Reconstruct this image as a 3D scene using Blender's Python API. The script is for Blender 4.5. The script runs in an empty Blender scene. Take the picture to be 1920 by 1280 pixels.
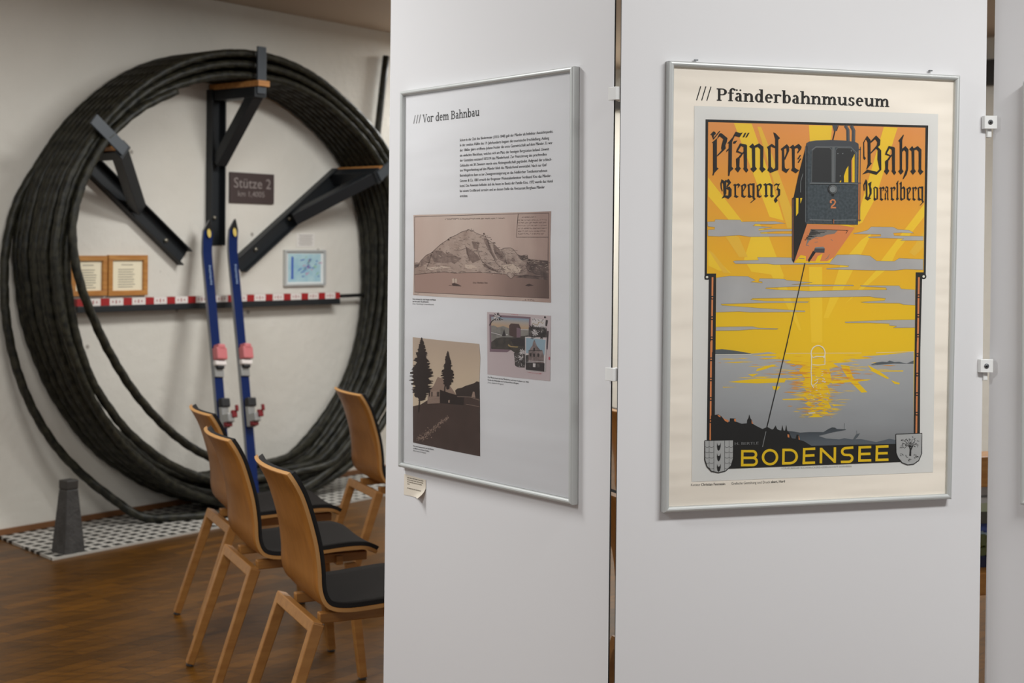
import bpy, bmesh, math, random
from mathutils import Vector, Matrix
from mathutils.geometry import tessellate_polygon
C = bpy.context.scene.collection
SC = bpy.context.scene

# ---------------------------------------------------------------- camera, world, lights, exposure
F = 2667.0; PX, PY = 960.0, 470.5; ROLL = 0.0073; EYE = 1.46      # focal length and principal point for 1920 x 1280
cam_d = bpy.data.cameras.new('camera'); cam = bpy.data.objects.new('camera', cam_d); C.objects.link(cam)
cam_d.sensor_width = 36.0; cam_d.lens = 36.0 * F / 1920.0
cam_d.shift_y = -(640.0 - PY) / 1920.0
cam_d.clip_start = 0.05
cam_d.dof.use_dof = True; cam_d.dof.focus_distance = 3.2; cam_d.dof.aperture_fstop = 5.2; cam_d.dof.aperture_blades = 9
cam.matrix_world = Matrix.Translation((0, 0, EYE)) @ Matrix.Rotation(math.pi / 2, 4, 'X') @ Matrix.Rotation(ROLL, 4, 'Z')
SC.camera = cam
w = bpy.data.worlds.new('world'); SC.world = w; w.use_nodes = True
w.node_tree.nodes['Background'].inputs[0].default_value = (0.92, 0.96, 1.0, 1)
w.node_tree.nodes['Background'].inputs[1].default_value = 0.30
def area(name, loc, size, energy, col=(.985, 1, .995), rot=(0, 0, 0)):
    d = bpy.data.lights.new(name, 'AREA'); d.shape = 'RECTANGLE'; d.size, d.size_y = size; d.energy = energy; d.color = col
    o = bpy.data.objects.new(name, d); o.location = loc; o.rotation_euler = rot; C.objects.link(o); return o
area('ceiling_light', (-1.85, 3.4, 2.84), (1.3, .35), 30, rot=(0, 0, .4))
area('ceiling_light', (1.65, 1.7, 2.84), (1.3, .35), 41, rot=(0, 0, .4))
area('ceiling_light', (-2.3, 1.3, 2.84), (1.3, .35), 36, rot=(0, 0, .4))
area('ceiling_light', (-1.3, 5.6, 2.84), (1.3, .35), 16, rot=(0, 0, .4))
area('ceiling_light', (.1, 7.2, 2.84), (1.3, .35), 34, rot=(0, 0, .4))
area('ceiling_light', (2.6, 6.6, 2.84), (1.3, .35), 34, rot=(0, 0, .4))
area('ceiling_light', (.2, 10.0, 2.84), (1.3, .35), 34, rot=(0, 0, .4))
SC.view_settings.view_transform = 'Standard'; SC.view_settings.look = 'None'
SC.view_settings.gamma = 1.0; SC.view_settings.use_curve_mapping = False
SC.view_settings.exposure = 0.82
SC.cycles.use_denoising = True
SC.cycles.max_bounces = 8; SC.cycles.transparent_max_bounces = 12

# ---------------------------------------------------------------- helpers
def ray(x, y):
    a = (x - PX) / F; b = (PY - y) / F; c, s = math.cos(ROLL), math.sin(ROLL)
    return (a * c - b * s, 1.0, a * s + b * c)
class Plane:                                   # an upright plane: o on the floor, u to the right along it, n out of it
    def __init__(s, o, u):
        l = math.hypot(*u); s.o = o; s.u = (u[0] / l, u[1] / l); s.n = (s.u[1], -s.u[0]); s.rz = math.atan2(s.u[1], s.u[0])
    def px(s, x, y, n=0.0):                    # the point of the photograph (x, y) measured on the plane n in front of it
        r = ray(x, y); ox = s.o[0] + s.n[0] * n; oy = s.o[1] + s.n[1] * n
        t = (ox * s.n[0] + oy * s.n[1]) / (r[0] * s.n[0] + r[1] * s.n[1])
        dx, dy = t * r[0] - ox, t * r[1] - oy
        return dx * s.u[0] + dy * s.u[1], EYE + t * r[2]
    def world(s, u, v, n=0.0):
        return Vector((s.o[0] + s.u[0] * u + s.n[0] * n, s.o[1] + s.u[1] * u + s.n[1] * n, v))
def lin(c):
    c /= 255.0
    return c / 12.92 if c <= .04045 else ((c + .055) / 1.055) ** 2.4
def col(rgb): return (lin(rgb[0]), lin(rgb[1]), lin(rgb[2]), 1)
MATS = {}
def mat(name, rgb, rough=.6, metal=0.0, spec=.5, bump=None, noise=None, coat=0):
    if name in MATS: return MATS[name]
    m = bpy.data.materials.new(name); m.use_nodes = True; nt = m.node_tree; b = nt.nodes['Principled BSDF']
    b.inputs['Base Color'].default_value = col(rgb); b.inputs['Roughness'].default_value = rough
    b.inputs['Metallic'].default_value = metal; b.inputs['Specular IOR Level'].default_value = spec
    if coat: b.inputs['Coat Weight'].default_value = coat
    tc = nt.nodes.new('ShaderNodeTexCoord')
    if noise:                                  # (scale, rgb2, detail, stretch)
        n = nt.nodes.new('ShaderNodeTexNoise'); n.inputs['Scale'].default_value = noise[0]; n.inputs['Detail'].default_value = noise[2]
        mp = nt.nodes.new('ShaderNodeMapping'); mp.inputs['Scale'].default_value = noise[3] if len(noise) > 3 else (1, 1, 1)
        r = nt.nodes.new('ShaderNodeValToRGB'); r.color_ramp.elements[0].position = .35; r.color_ramp.elements[1].position = .65
        r.color_ramp.elements[0].color = col(rgb); r.color_ramp.elements[1].color = col(noise[1])
        nt.links.new(tc.outputs['Object'], mp.inputs[0]); nt.links.new(mp.outputs[0], n.inputs['Vector'])
        nt.links.new(n.outputs['Fac'], r.inputs[0]); nt.links.new(r.outputs[0], b.inputs['Base Color'])
    if bump:                                   # (scale, strength)
        n = nt.nodes.new('ShaderNodeTexNoise'); n.inputs['Scale'].default_value = bump[0]; n.inputs['Detail'].default_value = 5
        bp = nt.nodes.new('ShaderNodeBump'); bp.inputs['Strength'].default_value = bump[1]; bp.inputs['Distance'].default_value = .01
        nt.links.new(tc.outputs['Object'], n.inputs['Vector']); nt.links.new(n.outputs['Fac'], bp.inputs['Height'])
        nt.links.new(bp.outputs[0], b.inputs['Normal'])
    MATS[name] = m; return m

class MB:                                      # collects verts and faces, one material index per face
    def __init__(s): s.v = []; s.f = []; s.mi = []; s.mats = []; s.smooth = []
    def m(s, mt):
        if mt not in s.mats: s.mats.append(mt)
        return s.mats.index(mt)
    def add(s, vs, fs, mt, smooth=False):
        k = len(s.v); i = s.m(mt); s.v += [tuple(v) for v in vs]
        for f in fs: s.f.append([k + j for j in f]); s.mi.append(i); s.smooth.append(smooth)
    def box(s, c, d, mt, M=None):
        vs = [Vector((c[0] + x * d[0] / 2, c[1] + y * d[1] / 2, c[2] + z * d[2] / 2)) for x in (-1, 1) for y in (-1, 1) for z in (-1, 1)]
        if M is not None: vs = [M @ v for v in vs]
        s.add(vs, [(0, 1, 3, 2), (4, 6, 7, 5), (0, 4, 5, 1), (2, 3, 7, 6), (0, 2, 6, 4), (1, 5, 7, 3)], mt)
    def bar(s, a, b, w, h, mt, up=(0, 0, 1), w2=None, h2=None):      # a beam from a to b
        a, b = Vector(a), Vector(b); d = (b - a).normalized(); x = d.cross(Vector(up))
        if x.length < 1e-4: x = d.cross(Vector((0, 1, 0)))
        x.normalize(); y = x.cross(d).normalized(); w2 = w2 or w; h2 = h2 or h
        vs = [p + x * (sx * ww / 2) + y * (sy * hh / 2) for p, ww, hh in ((a, w, h), (b, w2, h2)) for sx, sy in ((-1, -1), (1, -1), (1, 1), (-1, 1))]
        s.add(vs, [(3, 2, 1, 0), (4, 5, 6, 7), (0, 1, 5, 4), (1, 2, 6, 5), (2, 3, 7, 6), (3, 0, 4, 7)], mt)
    def tube(s, pts, r, mt, seg=12, closed=False, lobes=0, pitch=.2, amp=.1, caps=True):
        pts = [Vector(p) for p in pts]; n = len(pts); vs = []; L = 0; up = None
        for i, p in enumerate(pts):
            a = pts[(i - 1) % n] if (closed or i > 0) else p; b = pts[(i + 1) % n] if (closed or i < n - 1) else p
            d = (b - a).normalized()
            if up is None: up = d.orthogonal().normalized()
            x = (up - d * up.dot(d)).normalized(); y = d.cross(x); up = x
            rr = r[i] if isinstance(r, (list, tuple)) else r
            for k in range(seg):
                t = 2 * math.pi * k / seg; q = rr
                if lobes: q = rr * (1 + amp * math.cos(lobes * t - 2 * math.pi * L / pitch))
                vs.append(p + (x * math.cos(t) + y * math.sin(t)) * q)
            if i < n - 1: L += (pts[i + 1] - p).length
        fs = []
        for i in range(n if closed else n - 1):
            j = (i + 1) % n
            for k in range(seg): fs.append((i * seg + k, i * seg + (k + 1) % seg, j * seg + (k + 1) % seg, j * seg + k))
        if caps and not closed: fs.append(tuple(range(seg))[::-1]); fs.append(tuple((n - 1) * seg + k for k in range(seg)))
        s.add(vs, fs, mt, True)
    def build(s, name, parent=None, bevel=0, seg=2, loc=None):
        me = bpy.data.meshes.new(name); me.from_pydata(s.v, [], s.f)
        for mt in s.mats: me.materials.append(mt)
        for p, i, sm in zip(me.polygons, s.mi, s.smooth): p.material_index = i; p.use_smooth = sm
        me.update(); o = bpy.data.objects.new(name, me); C.objects.link(o)
        if parent is not None: o.parent = parent
        if loc is not None: o.location = loc
        if bevel:
            b = o.modifiers.new('bevel', 'BEVEL'); b.width = bevel; b.segments = seg; b.limit_method = 'ANGLE'; b.angle_limit = .6
        return o
def thing(name, label, cat, loc=(0, 0, 0), rz=0.0, group=None):
    o = bpy.data.objects.new(name, None); o.empty_display_size = .1; C.objects.link(o); o.location = loc; o.rotation_euler = (0, 0, rz)
    return tag(o, label, cat, group)
def tag(o, label, cat, group=None):
    o['label'] = label; o['category'] = cat
    if group: o['group'] = group
    return o
def struct(mb, name, loc=None, rz=0.0):
    o = mb.build(name); o['kind'] = 'structure'
    if loc is not None: o.location = loc
    o.rotation_euler = (0, 0, rz); return o
_txt = {}
def text_mesh(body, font=None):                # letters as flat triangles, unit size, baseline at y = 0
    if body in _txt: return _txt[body]
    cu = bpy.data.curves.new('lettering', 'FONT'); cu.body = body; cu.size = 1; cu.resolution_u = 3; cu.fill_mode = 'FRONT'
    o = bpy.data.objects.new('lettering', cu); C.objects.link(o)
    dg = bpy.context.evaluated_depsgraph_get(); dg.update(); me = bpy.data.meshes.new_from_object(o.evaluated_get(dg))
    r = ([(v.co.x, v.co.y) for v in me.vertices], [tuple(p.vertices) for p in me.polygons])
    bpy.data.objects.remove(o); bpy.data.curves.remove(cu); bpy.data.meshes.remove(me)
    _txt[body] = r; return r

# planes of the place
WALL = Plane((-2.5683, 7.1644), (0.61243, 0.79053))
_a1 = (0.1494, 3.213); P1 = Plane((0, 0), (.625, -.7805)); P1 = Plane((_a1[0] - .022 * P1.n[0], _a1[1] - .022 * P1.n[1]), (.625, -.7805))
_a2 = (0.3412, 3.1376); P2 = Plane((0, 0), (.9575, .2885)); P2 = Plane((_a2[0] - .022 * P2.n[0], _a2[1] - .022 * P2.n[1]), (.9575, .2885))

# ---------------------------------------------------------------- materials
M_panel = mat('white_laminate', (226, 225, 226), .38, spec=.4)
M_core = mat('black_laminate_core', (18, 18, 18), .5)
M_alu = mat('satin_aluminium', (198, 200, 198), .45, metal=.35)
M_plastic = mat('white_plastic', (232, 232, 230), .35)
M_screw = mat('dark_steel_screw', (120, 122, 124), .4, metal=.6)
M_steel = mat('anthracite_painted_steel', (30, 33, 36), .45, spec=.4)
M_plate = mat('grey_painted_steel', (62, 68, 74), .45)
M_bolt = mat('zinc_bolt', (170, 165, 150), .35, metal=.8)
M_beech = mat('beech_wood', (160, 112, 58), .38, noise=(6, (146, 98, 48), 4, (1, 8, 8)))
M_ply = mat('beech_plywood', (158, 104, 46), .38, noise=(5, (144, 92, 38), 4, (9, 9, 1)))
M_plyedge = mat('beech_plywood_edge', (180, 132, 76), .45)
M_pad = mat('charcoal_upholstery', (34, 31, 29), .95, spec=.08, bump=(600, .25))
M_padedge = mat('black_upholstery_edge', (34, 33, 33), .85, spec=.2)
M_glide = mat('grey_glide', (70, 70, 70), .5)
M_rope = mat('steel_cable_painted_highlights', (17, 17, 12), .5, metal=.0, spec=.3, noise=(30, (46, 44, 33), 3))  # lighter noise tone paints the strands' highlights into the dark cable colour
M_pine = mat('pine_block', (196, 140, 80), .5, noise=(7, (176, 118, 62), 3, (1, 6, 6)))
M_oak = mat('oak_frame', (190, 134, 66), .45, noise=(9, (170, 112, 50), 3, (1, 6, 6)))
M_white = mat('white_print', (232, 230, 224), .6)
M_black = mat('black_print', (30, 29, 28), .7, spec=.2)

# glass pane: thin acrylic that mirrors a little of the room
M_glass = bpy.data.materials.new('acrylic_glass'); M_glass.use_nodes = True
_nt = M_glass.node_tree; _nt.nodes.clear()
_o = _nt.nodes.new('ShaderNodeOutputMaterial'); _mx = _nt.nodes.new('ShaderNodeMixShader'); _tr = _nt.nodes.new('ShaderNodeBsdfTransparent')
_gl = _nt.nodes.new('ShaderNodeBsdfGlossy'); _gl.inputs['Roughness'].default_value = .03; _fr = _nt.nodes.new('ShaderNodeFresnel'); _fr.inputs[0].default_value = 1.22
_nt.links.new(_fr.outputs[0], _mx.inputs[0]); _nt.links.new(_tr.outputs[0], _mx.inputs[1]); _nt.links.new(_gl.outputs[0], _mx.inputs[2]); _nt.links.new(_mx.outputs[0], _o.inputs[0])

# wall plaster with a few dents and stains
def plaster():
    m = bpy.data.materials.new('white_plaster'); m.use_nodes = True; nt = m.node_tree; b = nt.nodes['Principled BSDF']; b.inputs['Roughness'].default_value = .85
    tc = nt.nodes.new('ShaderNodeTexCoord'); N = nt.nodes.new
    n1 = N('ShaderNodeTexNoise'); n1.inputs['Scale'].default_value = 1.6; n1.inputs['Detail'].default_value = 6
    r1 = N('ShaderNodeValToRGB'); r1.color_ramp.elements[0].position = .3; r1.color_ramp.elements[1].position = .75
    r1.color_ramp.elements[0].color = col((212, 207, 196)); r1.color_ramp.elements[1].color = col((222, 217, 207))
    n2 = N('ShaderNodeTexVoronoi'); n2.inputs['Scale'].default_value = 4.2
    r2 = N('ShaderNodeValToRGB'); r2.color_ramp.elements[0].position = .03; r2.color_ramp.elements[1].position = .07
    r2.color_ramp.elements[0].color = (1, 1, 1, 1); r2.color_ramp.elements[1].color = (0, 0, 0, 1)
    mx = N('ShaderNodeMix'); mx.data_type = 'RGBA'; mx.inputs[7].default_value = col((150, 142, 132))
    nt.links.new(tc.outputs['Object'], n1.inputs['Vector']); nt.links.new(tc.outputs['Object'], n2.inputs['Vector'])
    nt.links.new(n1.outputs['Fac'], r1.inputs[0]); nt.links.new(n2.outputs['Distance'], r2.inputs[0])
    nt.links.new(r2.outputs[0], mx.inputs[0]); nt.links.new(r1.outputs[0], mx.inputs[6]); nt.links.new(mx.outputs[2], b.inputs['Base Color'])
    n3 = N('ShaderNodeTexNoise'); n3.inputs['Scale'].default_value = 14; n3.inputs['Detail'].default_value = 6
    bp = N('ShaderNodeBump'); bp.inputs['Strength'].default_value = .25; bp.inputs['Distance'].default_value = .02
    nt.links.new(tc.outputs['Object'], n3.inputs['Vector']); nt.links.new(n3.outputs['Fac'], bp.inputs['Height']); nt.links.new(bp.outputs[0], b.inputs['Normal'])
    return m
M_wall = plaster()
def parquet():
    m = bpy.data.materials.new('oiled_parquet'); m.use_nodes = True; nt = m.node_tree; b = nt.nodes['Principled BSDF']; N = nt.nodes.new
    b.inputs['Roughness'].default_value = .34; b.inputs['Specular IOR Level'].default_value = .16
    tc = N('ShaderNodeTexCoord'); mp = N('ShaderNodeMapping'); mp.inputs['Rotation'].default_value = (0, 0, -WALL.rz)
    br = N('ShaderNodeTexBrick'); br.inputs['Scale'].default_value = 1; br.inputs['Brick Width'].default_value = .55; br.inputs['Row Height'].default_value = .07
    br.inputs['Mortar Size'].default_value = .0016; br.inputs['Color1'].default_value = col((102, 65, 15)); br.inputs['Color2'].default_value = col((78, 49, 11)); br.inputs['Mortar'].default_value = col((36, 22, 10))
    br.offset = .37
    mp2 = N('ShaderNodeMapping'); mp2.inputs['Rotation'].default_value = (0, 0, -WALL.rz); mp2.inputs['Scale'].default_value = (3, 30, 1)
    n = N('ShaderNodeTexNoise'); n.inputs['Scale'].default_value = 1.6; n.inputs['Detail'].default_value = 8; n.inputs['Roughness'].default_value = .65
    r = N('ShaderNodeValToRGB'); r.color_ramp.elements[0].position = .3; r.color_ramp.elements[1].position = .7
    r.color_ramp.elements[0].color = (.3, .3, .28, 1); r.color_ramp.elements[1].color = (1.2, 1.15, 1.05, 1)
    mx = N('ShaderNodeMix'); mx.data_type = 'RGBA'; mx.blend_type = 'MULTIPLY'; mx.inputs[0].default_value = .85
    L = nt.links.new
    L(tc.outputs['Object'], mp.inputs[0]); L(mp.outputs[0], br.inputs['Vector']); L(tc.outputs['Object'], mp2.inputs[0]); L(mp2.outputs[0], n.inputs['Vector'])
    L(n.outputs['Fac'], r.inputs[0]); L(br.outputs['Color'], mx.inputs[6]); L(r.outputs[0], mx.inputs[7]); L(mx.outputs[2], b.inputs['Base Color'])
    bp = N('ShaderNodeBump'); bp.inputs['Strength'].default_value = .12; bp.inputs['Distance'].default_value = .004; L(n.outputs['Fac'], bp.inputs['Height']); L(bp.outputs[0], b.inputs['Normal'])
    return m
M_floor = parquet()
M_ceil = mat('beige_ceiling', (188, 170, 150), .8)
M_skirt = mat('walnut_skirting', (120, 78, 44), .5)

# ---------------------------------------------------------------- the room
S0, S1, ZC = -3.2, 5.3, 2.9                                       # extent of the cable wall, ceiling height
cor = WALL.world(S1, 0); far = cor + Vector((WALL.n[0], WALL.n[1], 0)) * 9.0
b = MB(); b.box((0, 5, -.05), (15, 19, .1), M_floor); struct(b, 'floor')
b = MB(); b.box((0, 5, ZC + .05), (15, 19, .1), M_ceil); struct(b, 'ceiling')
b = MB(); b.box(((S0 + S1) / 2, .06, ZC / 2), (S1 - S0 + .12, .12, ZC), M_wall); struct(b, 'wall_left', (WALL.o[0], WALL.o[1], 0), WALL.rz)
b = MB(); b.box((4.5, .06, ZC / 2), (9, .12, ZC), M_wall); struct(b, 'wall_back', cor, WALL.rz - math.pi / 2)
b = MB(); b.box(((S0 + S1) / 2, -.008, .02), (S1 - S0, .016, .04), M_skirt); struct(b, 'baseboard_left', (WALL.o[0], WALL.o[1], 0), WALL.rz)
b = MB(); b.box((4.5, -.012, .03), (8.9, .02, .06), M_skirt); struct(b, 'baseboard_back', cor, WALL.rz - math.pi / 2)
b = MB(); b.box((4.5, -.05, 2.66), (8.9, .1, .16), mat('black_ceiling_trim', (40, 36, 34), .6)); struct(b, 'trim_1', cor, WALL.rz - math.pi / 2)

# ---------------------------------------------------------------- cable coil on the wall
def wobj(name, label, cat, s, z, group=None): return thing(name, label, cat, WALL.world(s, z), WALL.rz, group)
def lerp_tab(tab, x):
    for (a, va), (b_, vb) in zip(tab, tab[1:]):
        if a <= x <= b_:
            t = (x - a) / (b_ - a); t = t * t * (3 - 2 * t) * .35 + t * .65; return va + (vb - va) * t
    return tab[-1][1]
R_IN = [(90, 1.195), (110, 1.21), (130, 1.25), (143, 1.268), (155, 1.278), (171, 1.25), (187, 1.205), (200, 1.18), (213, 1.145), (230, 1.11), (245, 1.09), (258, 1.075), (270, 1.06), (285, 1.10), (300, 1.19), (314, 1.185), (332, 1.195), (349, 1.195), (365, 1.21), (381, 1.262), (396, 1.285), (417, 1.235), (434, 1.215), (450, 1.195)]
R_OUT = [(90, 1.325), (130, 1.325), (143, 1.335), (155, 1.345), (170, 1.325), (180, 1.285), (200, 1.225), (215, 1.195), (235, 1.175), (250, 1.18), (270, 1.205), (290, 1.25), (310, 1.31), (340, 1.35), (360, 1.365), (396, 1.385), (420, 1.33), (450, 1.325)]
CS, CZ, RC = 1.36, 1.235, .0215
random.seed(5)
coil = wobj('cable_coil', 'huge coil of thick dark steel rope hung on three wall brackets', 'cable', CS, 0)
def turn(pts, name='cable_turn'):
    mb = MB(); mb.tube(pts, RC, M_rope, seg=15, closed=False, lobes=5, pitch=.11, amp=.10); return mb.build(name, coil)
def turn_path(col_, lay, seed):
    rg = random.Random(seed); tt = (.02, .5, .98)[lay]
    ph = [rg.uniform(0, 6.28) for _ in range(4)]; amp = rg.uniform(.4, 1.0)
    sag = rg.uniform(-.25, .3); nb = rg.uniform(-.03, .06) * (.3 + col_ / 7.0); pts = []
    N = 330
    for i in range(N + 1):
        a = 90 + 360.0 * i / N
        lo = max(0.0, math.sin(math.radians((a - 143) * 180 / (397 - 143)))) if 143 < a < 397 else 0.0   # how far from the brackets
        t = tt + lo * (sag + .16 * amp * math.sin(math.radians(a) * 2 + ph[0]) + .1 * math.sin(math.radians(a) * 3 + ph[1]))
        t = min(1.04, max(.0, t)); ri, ro = lerp_tab(R_IN, a), lerp_tab(R_OUT, a); r = ri + (ro - ri) * t
        n = .032 + col_ * .0455 + lo * (nb + .018 * math.sin(math.radians(a) * 2.0 + ph[2]))
        s_, z_ = r * math.cos(math.radians(a)), CZ + r * math.sin(math.radians(a))
        z_ = max(z_, .036 + .006 * (seed % 3)); n = max(n, .026)
        pts.append((s_, -n, z_))
    return pts
k = 0
for lay in range(3):
    for c_ in range(8):
        k += 1; turn(turn_path(c_, lay, 40 + k))
# two turns that hang apart from the rest
def px_turn(tab, m=60):                        # tab: (x, y, n) read along the turn, joined by a smooth curve
    P = []
    for x, y, n in tab:
        s_, z_ = WALL.px(x, y, n); P.append(Vector((s_ - CS, -n, max(z_, .03))))
    out = []
    for i in range(len(P) - 1):
        p0, p1, p2, p3 = P[max(i - 1, 0)], P[i], P[i + 1], P[min(i + 2, len(P) - 1)]
        for j in range(10):
            t = j / 10.0; out.append(.5 * ((2 * p1) + (p2 - p0) * t + (2 * p0 - 5 * p1 + 4 * p2 - p3) * t * t + (3 * p1 - p0 - 3 * p2 + p3) * t ** 3))
    out.append(P[-1]); return out
turn(px_turn([(330, 171, .37), (262, 205, .385), (200, 262, .39), (158, 335, .39), (137, 410, .40), (138, 470, .41), (150, 530, .42), (172, 590, .42), (205, 660, .42), (252, 735, .42), (310, 800, .42), (370, 845, .41), (430, 868, .36), (500, 868, .30), (560, 845, .2), (610, 790, .12), (655, 700, .07), (684, 600, .04)]))
turn(px_turn([(415, 128, .10), (300, 130, .07), (205, 168, .05), (125, 238, .04), (72, 310, .035), (32, 380, .03), (12, 460, .04), (8, 530, .05), (12, 600, .06), (28, 680, .07), (58, 760, .09), (100, 830, .12), (150, 885, .16), (205, 930, .22), (265, 968, .3), (330, 985, .38), (420, 982, .48), (490, 940, .52), (575, 912, .46), (650, 850, .38), (710, 775, .34), (745, 700, .30), (765, 600, .28), (770, 500, .26), (750, 400, .25)]))
# free end sticking up behind the coil on the right
s0, z0 = WALL.px(727, 105, .05); s1_, z1_ = WALL.px(706, 290, .05)
mb = MB(); mb.tube([(s1_ - CS + (s0 - s1_) * t - (.0), -.036, z1_ + (z0 - z1_) * t) for t in (-.5, -.25, 0, .25, .5, .75, 1)], .022, M_rope, seg=15, lobes=5, pitch=.17)
mb.build('cable_end', coil)

# ---------------------------------------------------------------- brackets: a wall channel, an arm, a strut, a wooden block and an end plate
def bracket(label, ang, r_low, r_up, r_pad, r_strut, plate, nw=.398):
    b0 = wobj('coil_bracket', label, 'bracket', CS, CZ, 'steel brackets carrying the cable coil')
    ca, sa = math.cos(math.radians(ang)), math.sin(math.radians(ang))
    rad = lambda r, n: (ca * r, -n, sa * r); tan = Vector((-sa, 0, ca)); rv = Vector((ca, 0, sa))
    mb = MB()                                  # U channel: back and two flanges
    mb.bar(rad(r_low, .004), rad(r_up, .004), .105, .008, M_steel, up=(0, 1, 0))
    for q in (-1, 1):
        o_ = tan * (q * .049); mb.bar(Vector(rad(r_low, .026)) + o_, Vector(rad(r_up, .026)) + o_, .008, .052, M_steel, up=(0, 1, 0))
    mb.build('wall_channel', b0, .002)
    for r in (r_low + .16, r_low + .49):
        mb = MB(); mb.tube([rad(r, .008), rad(r, .022)], .012, M_bolt, seg=6); mb.build('bolt', b0)
    mb = MB(); mb.bar(rad(r_pad - .065, 0.0), rad(r_pad - .065, .40), .085, .06, M_steel, up=tuple(rv)); mb.build('arm', b0, .003)
    mb = MB(); mb.bar(rad(r_strut, .052), rad(r_pad - .075, .36), .075, .06, M_steel, up=tuple(rv)); mb.build('strut', b0, .003)
    mb = MB(); mb.bar(rad(r_pad - .0175, .01), rad(r_pad - .0175, nw), .085 if nw > .4 else .07, .033, M_pine, up=tuple(rv)); mb.build('wooden_block', b0, .003)
    mb = MB(); mb.bar(rad(r_pad - .075, .405), rad(r_pad + plate, .405), .062, .014, M_plate, up=(0, -1, 0)); mb.build('end_plate', b0, .002)
    return b0
bracket('vertical steel bracket holding the top of the cable coil', 90, .245, 1.14, 1.172, .72, .19, .43)
bracket('steel bracket slanting down from the left side of the cable coil', 142, .28, 1.2, 1.245, .72, .17)
bracket('steel bracket slanting down from the right side of the cable coil', 35, .23, 1.215, 1.255, .72, .17)

# ---------------------------------------------------------------- measuring staff on a rail, sign, small frames
sA, zA = WALL.px(139, 569, .05); sB, zB = WALL.px(632, 552, .05); zr = (zA + zB) / 2
M_red = mat('red_paint', (158, 26, 28), .5); M_wp = mat('white_paint', (226, 218, 212), .5)
st = wobj('measuring_staff', 'long red and white measuring staff lying on the dark wall rail', 'measuring staff', sA, zr - .02)
mb = MB(); per = .146; x = 0.0; i = 0; Ls = sB - sA
while x < Ls - .01:
    wd = .058 if i % 2 == 0 else per - .058; e = min(Ls, x + wd); mb.box(((x + e) / 2, -.06, .02), (e - x, .03, .038), M_red if i % 2 == 0 else M_wp)
    if i % 2 and e - x > .05:                  # small red scale marks on the white fields
        for q in range(3): mb.box((x + .02 + q * .022, -.0755, .02), (.006, .001, .018 if q == 1 else .01), M_red)
    x = e; i += 1
mb.build('staff', st)
rl = wobj('staff_rail', 'dark steel rail on the wall below the red and white staff', 'rail', sA, zr - .055)
mb = MB(); mb.box((Ls / 2, -.04, .018), (Ls, .08, .034), M_steel); mb.build('rail_bar', rl, .003)
mb = MB(); mb.tube([(Ls - .02, -.06, .05), (Ls + .22, -.06, .052)], .011, M_black, seg=10); mb.build('rod_tip', rl)
def flat(plane, mb, pts, n, mt, o=(0, 0)):     # a flat polygon on an upright plane, points (u, v)
    tri = tessellate_polygon([[Vector((p[0], p[1], 0)) for p in pts]])
    mb.add([(p[0] - o[0], -n, p[1] - o[1]) for p in pts], [t for t in tri], mt)
def rect_on(plane, a, b, n=.01):
    u0, v1 = plane.px(a[0], a[1], n); u1, v0 = plane.px(b[0], b[1], n); return u0, u1, v0, v1
def put_text(mb, body, u, v, width, height, n, mt):    # text scaled to a width and a capital height
    vs, fs = text_mesh(body); x0 = min(p[0] for p in vs); x1 = max(p[0] for p in vs)
    kx = width / (x1 - x0); ky = height / .73
    mb.add([(u + (p[0] - x0) * kx, -n, v + p[1] * ky) for p in vs], fs, mt)
# the dark support sign
u0, u1, v0, v1 = rect_on(WALL, (431, 322), (513, 383)); sg = wobj('support_sign', 'small dark brown sign reading Stütze 2 inside the cable coil', 'sign', u0, v0)
W_, H_ = u1 - u0, v1 - v0
mb = MB(); mb.box((W_ / 2, -.008, H_ / 2), (W_, .012, H_), mat('dark_brown_enamel', (66, 52, 50), .5)); mb.build('sign_plate', sg, .002)
mb = MB(); m_sl = mat('pale_sign_lettering', (142, 132, 128), .6); put_text(mb, 'Stütze 2', .028, H_ * .5, W_ * .84, .062, .0146, m_sl)
put_text(mb, 'km 1,4005', .06, H_ * .22, W_ * .6, .034, .0146, m_sl); mb.build('sign_lettering', sg)
M_cream = mat('cream_paper', (232, 222, 196), .8); M_grey_ink = mat('grey_ink', (130, 122, 108), .8)
def doc_frame(a, b_, label):
    u0, u1, v0, v1 = rect_on(WALL, a, b_, .02); o = wobj('document_frame', label, 'picture frame', u0, v0, 'wooden framed documents behind the coil'); W_, H_ = u1 - u0, v1 - v0; fw = .028
    mb = MB()
    for c, d in (((W_ / 2, -.011, fw / 2), (W_, .02, fw)), ((W_ / 2, -.011, H_ - fw / 2), (W_, .02, fw)), ((fw / 2, -.011, H_ / 2), (fw, .02, H_ - 2 * fw)), ((W_ - fw / 2, -.011, H_ / 2), (fw, .02, H_ - 2 * fw))): mb.box(c, d, M_oak)
    mb.build('frame', o, .002)
    mb = MB(); mb.box((W_ / 2, -.005, H_ / 2), (W_ - fw, .006, H_ - fw), M_cream)
    rg = random.Random(int(a[0]))
    for q in range(9):
        z = H_ * .76 - q * .0135 - (.012 if q else 0); wq = W_ * (.3 if q == 0 else rg.uniform(.36, .46)); mb.box((W_ * .5 if q == 0 else W_ * .27 + wq / 2, -.0085, z), (wq, .0008, .0036), M_grey_ink)
    mb.build('document', o)
    mb = MB(); mb.add([(fw * .8, -.013, fw * .8), (W_ - fw * .8, -.013, fw * .8), (W_ - fw * .8, -.013, H_ - fw * .8), (fw * .8, -.013, H_ - fw * .8)], [(0, 1, 2, 3)], M_glass); mb.build('glass_pane', o)
doc_frame((134, 479), (201, 554), 'wooden framed document partly behind the hanging rope, left of its twin')
doc_frame((204, 478), (277, 553), 'wooden framed document in full view between rope and skis')
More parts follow.
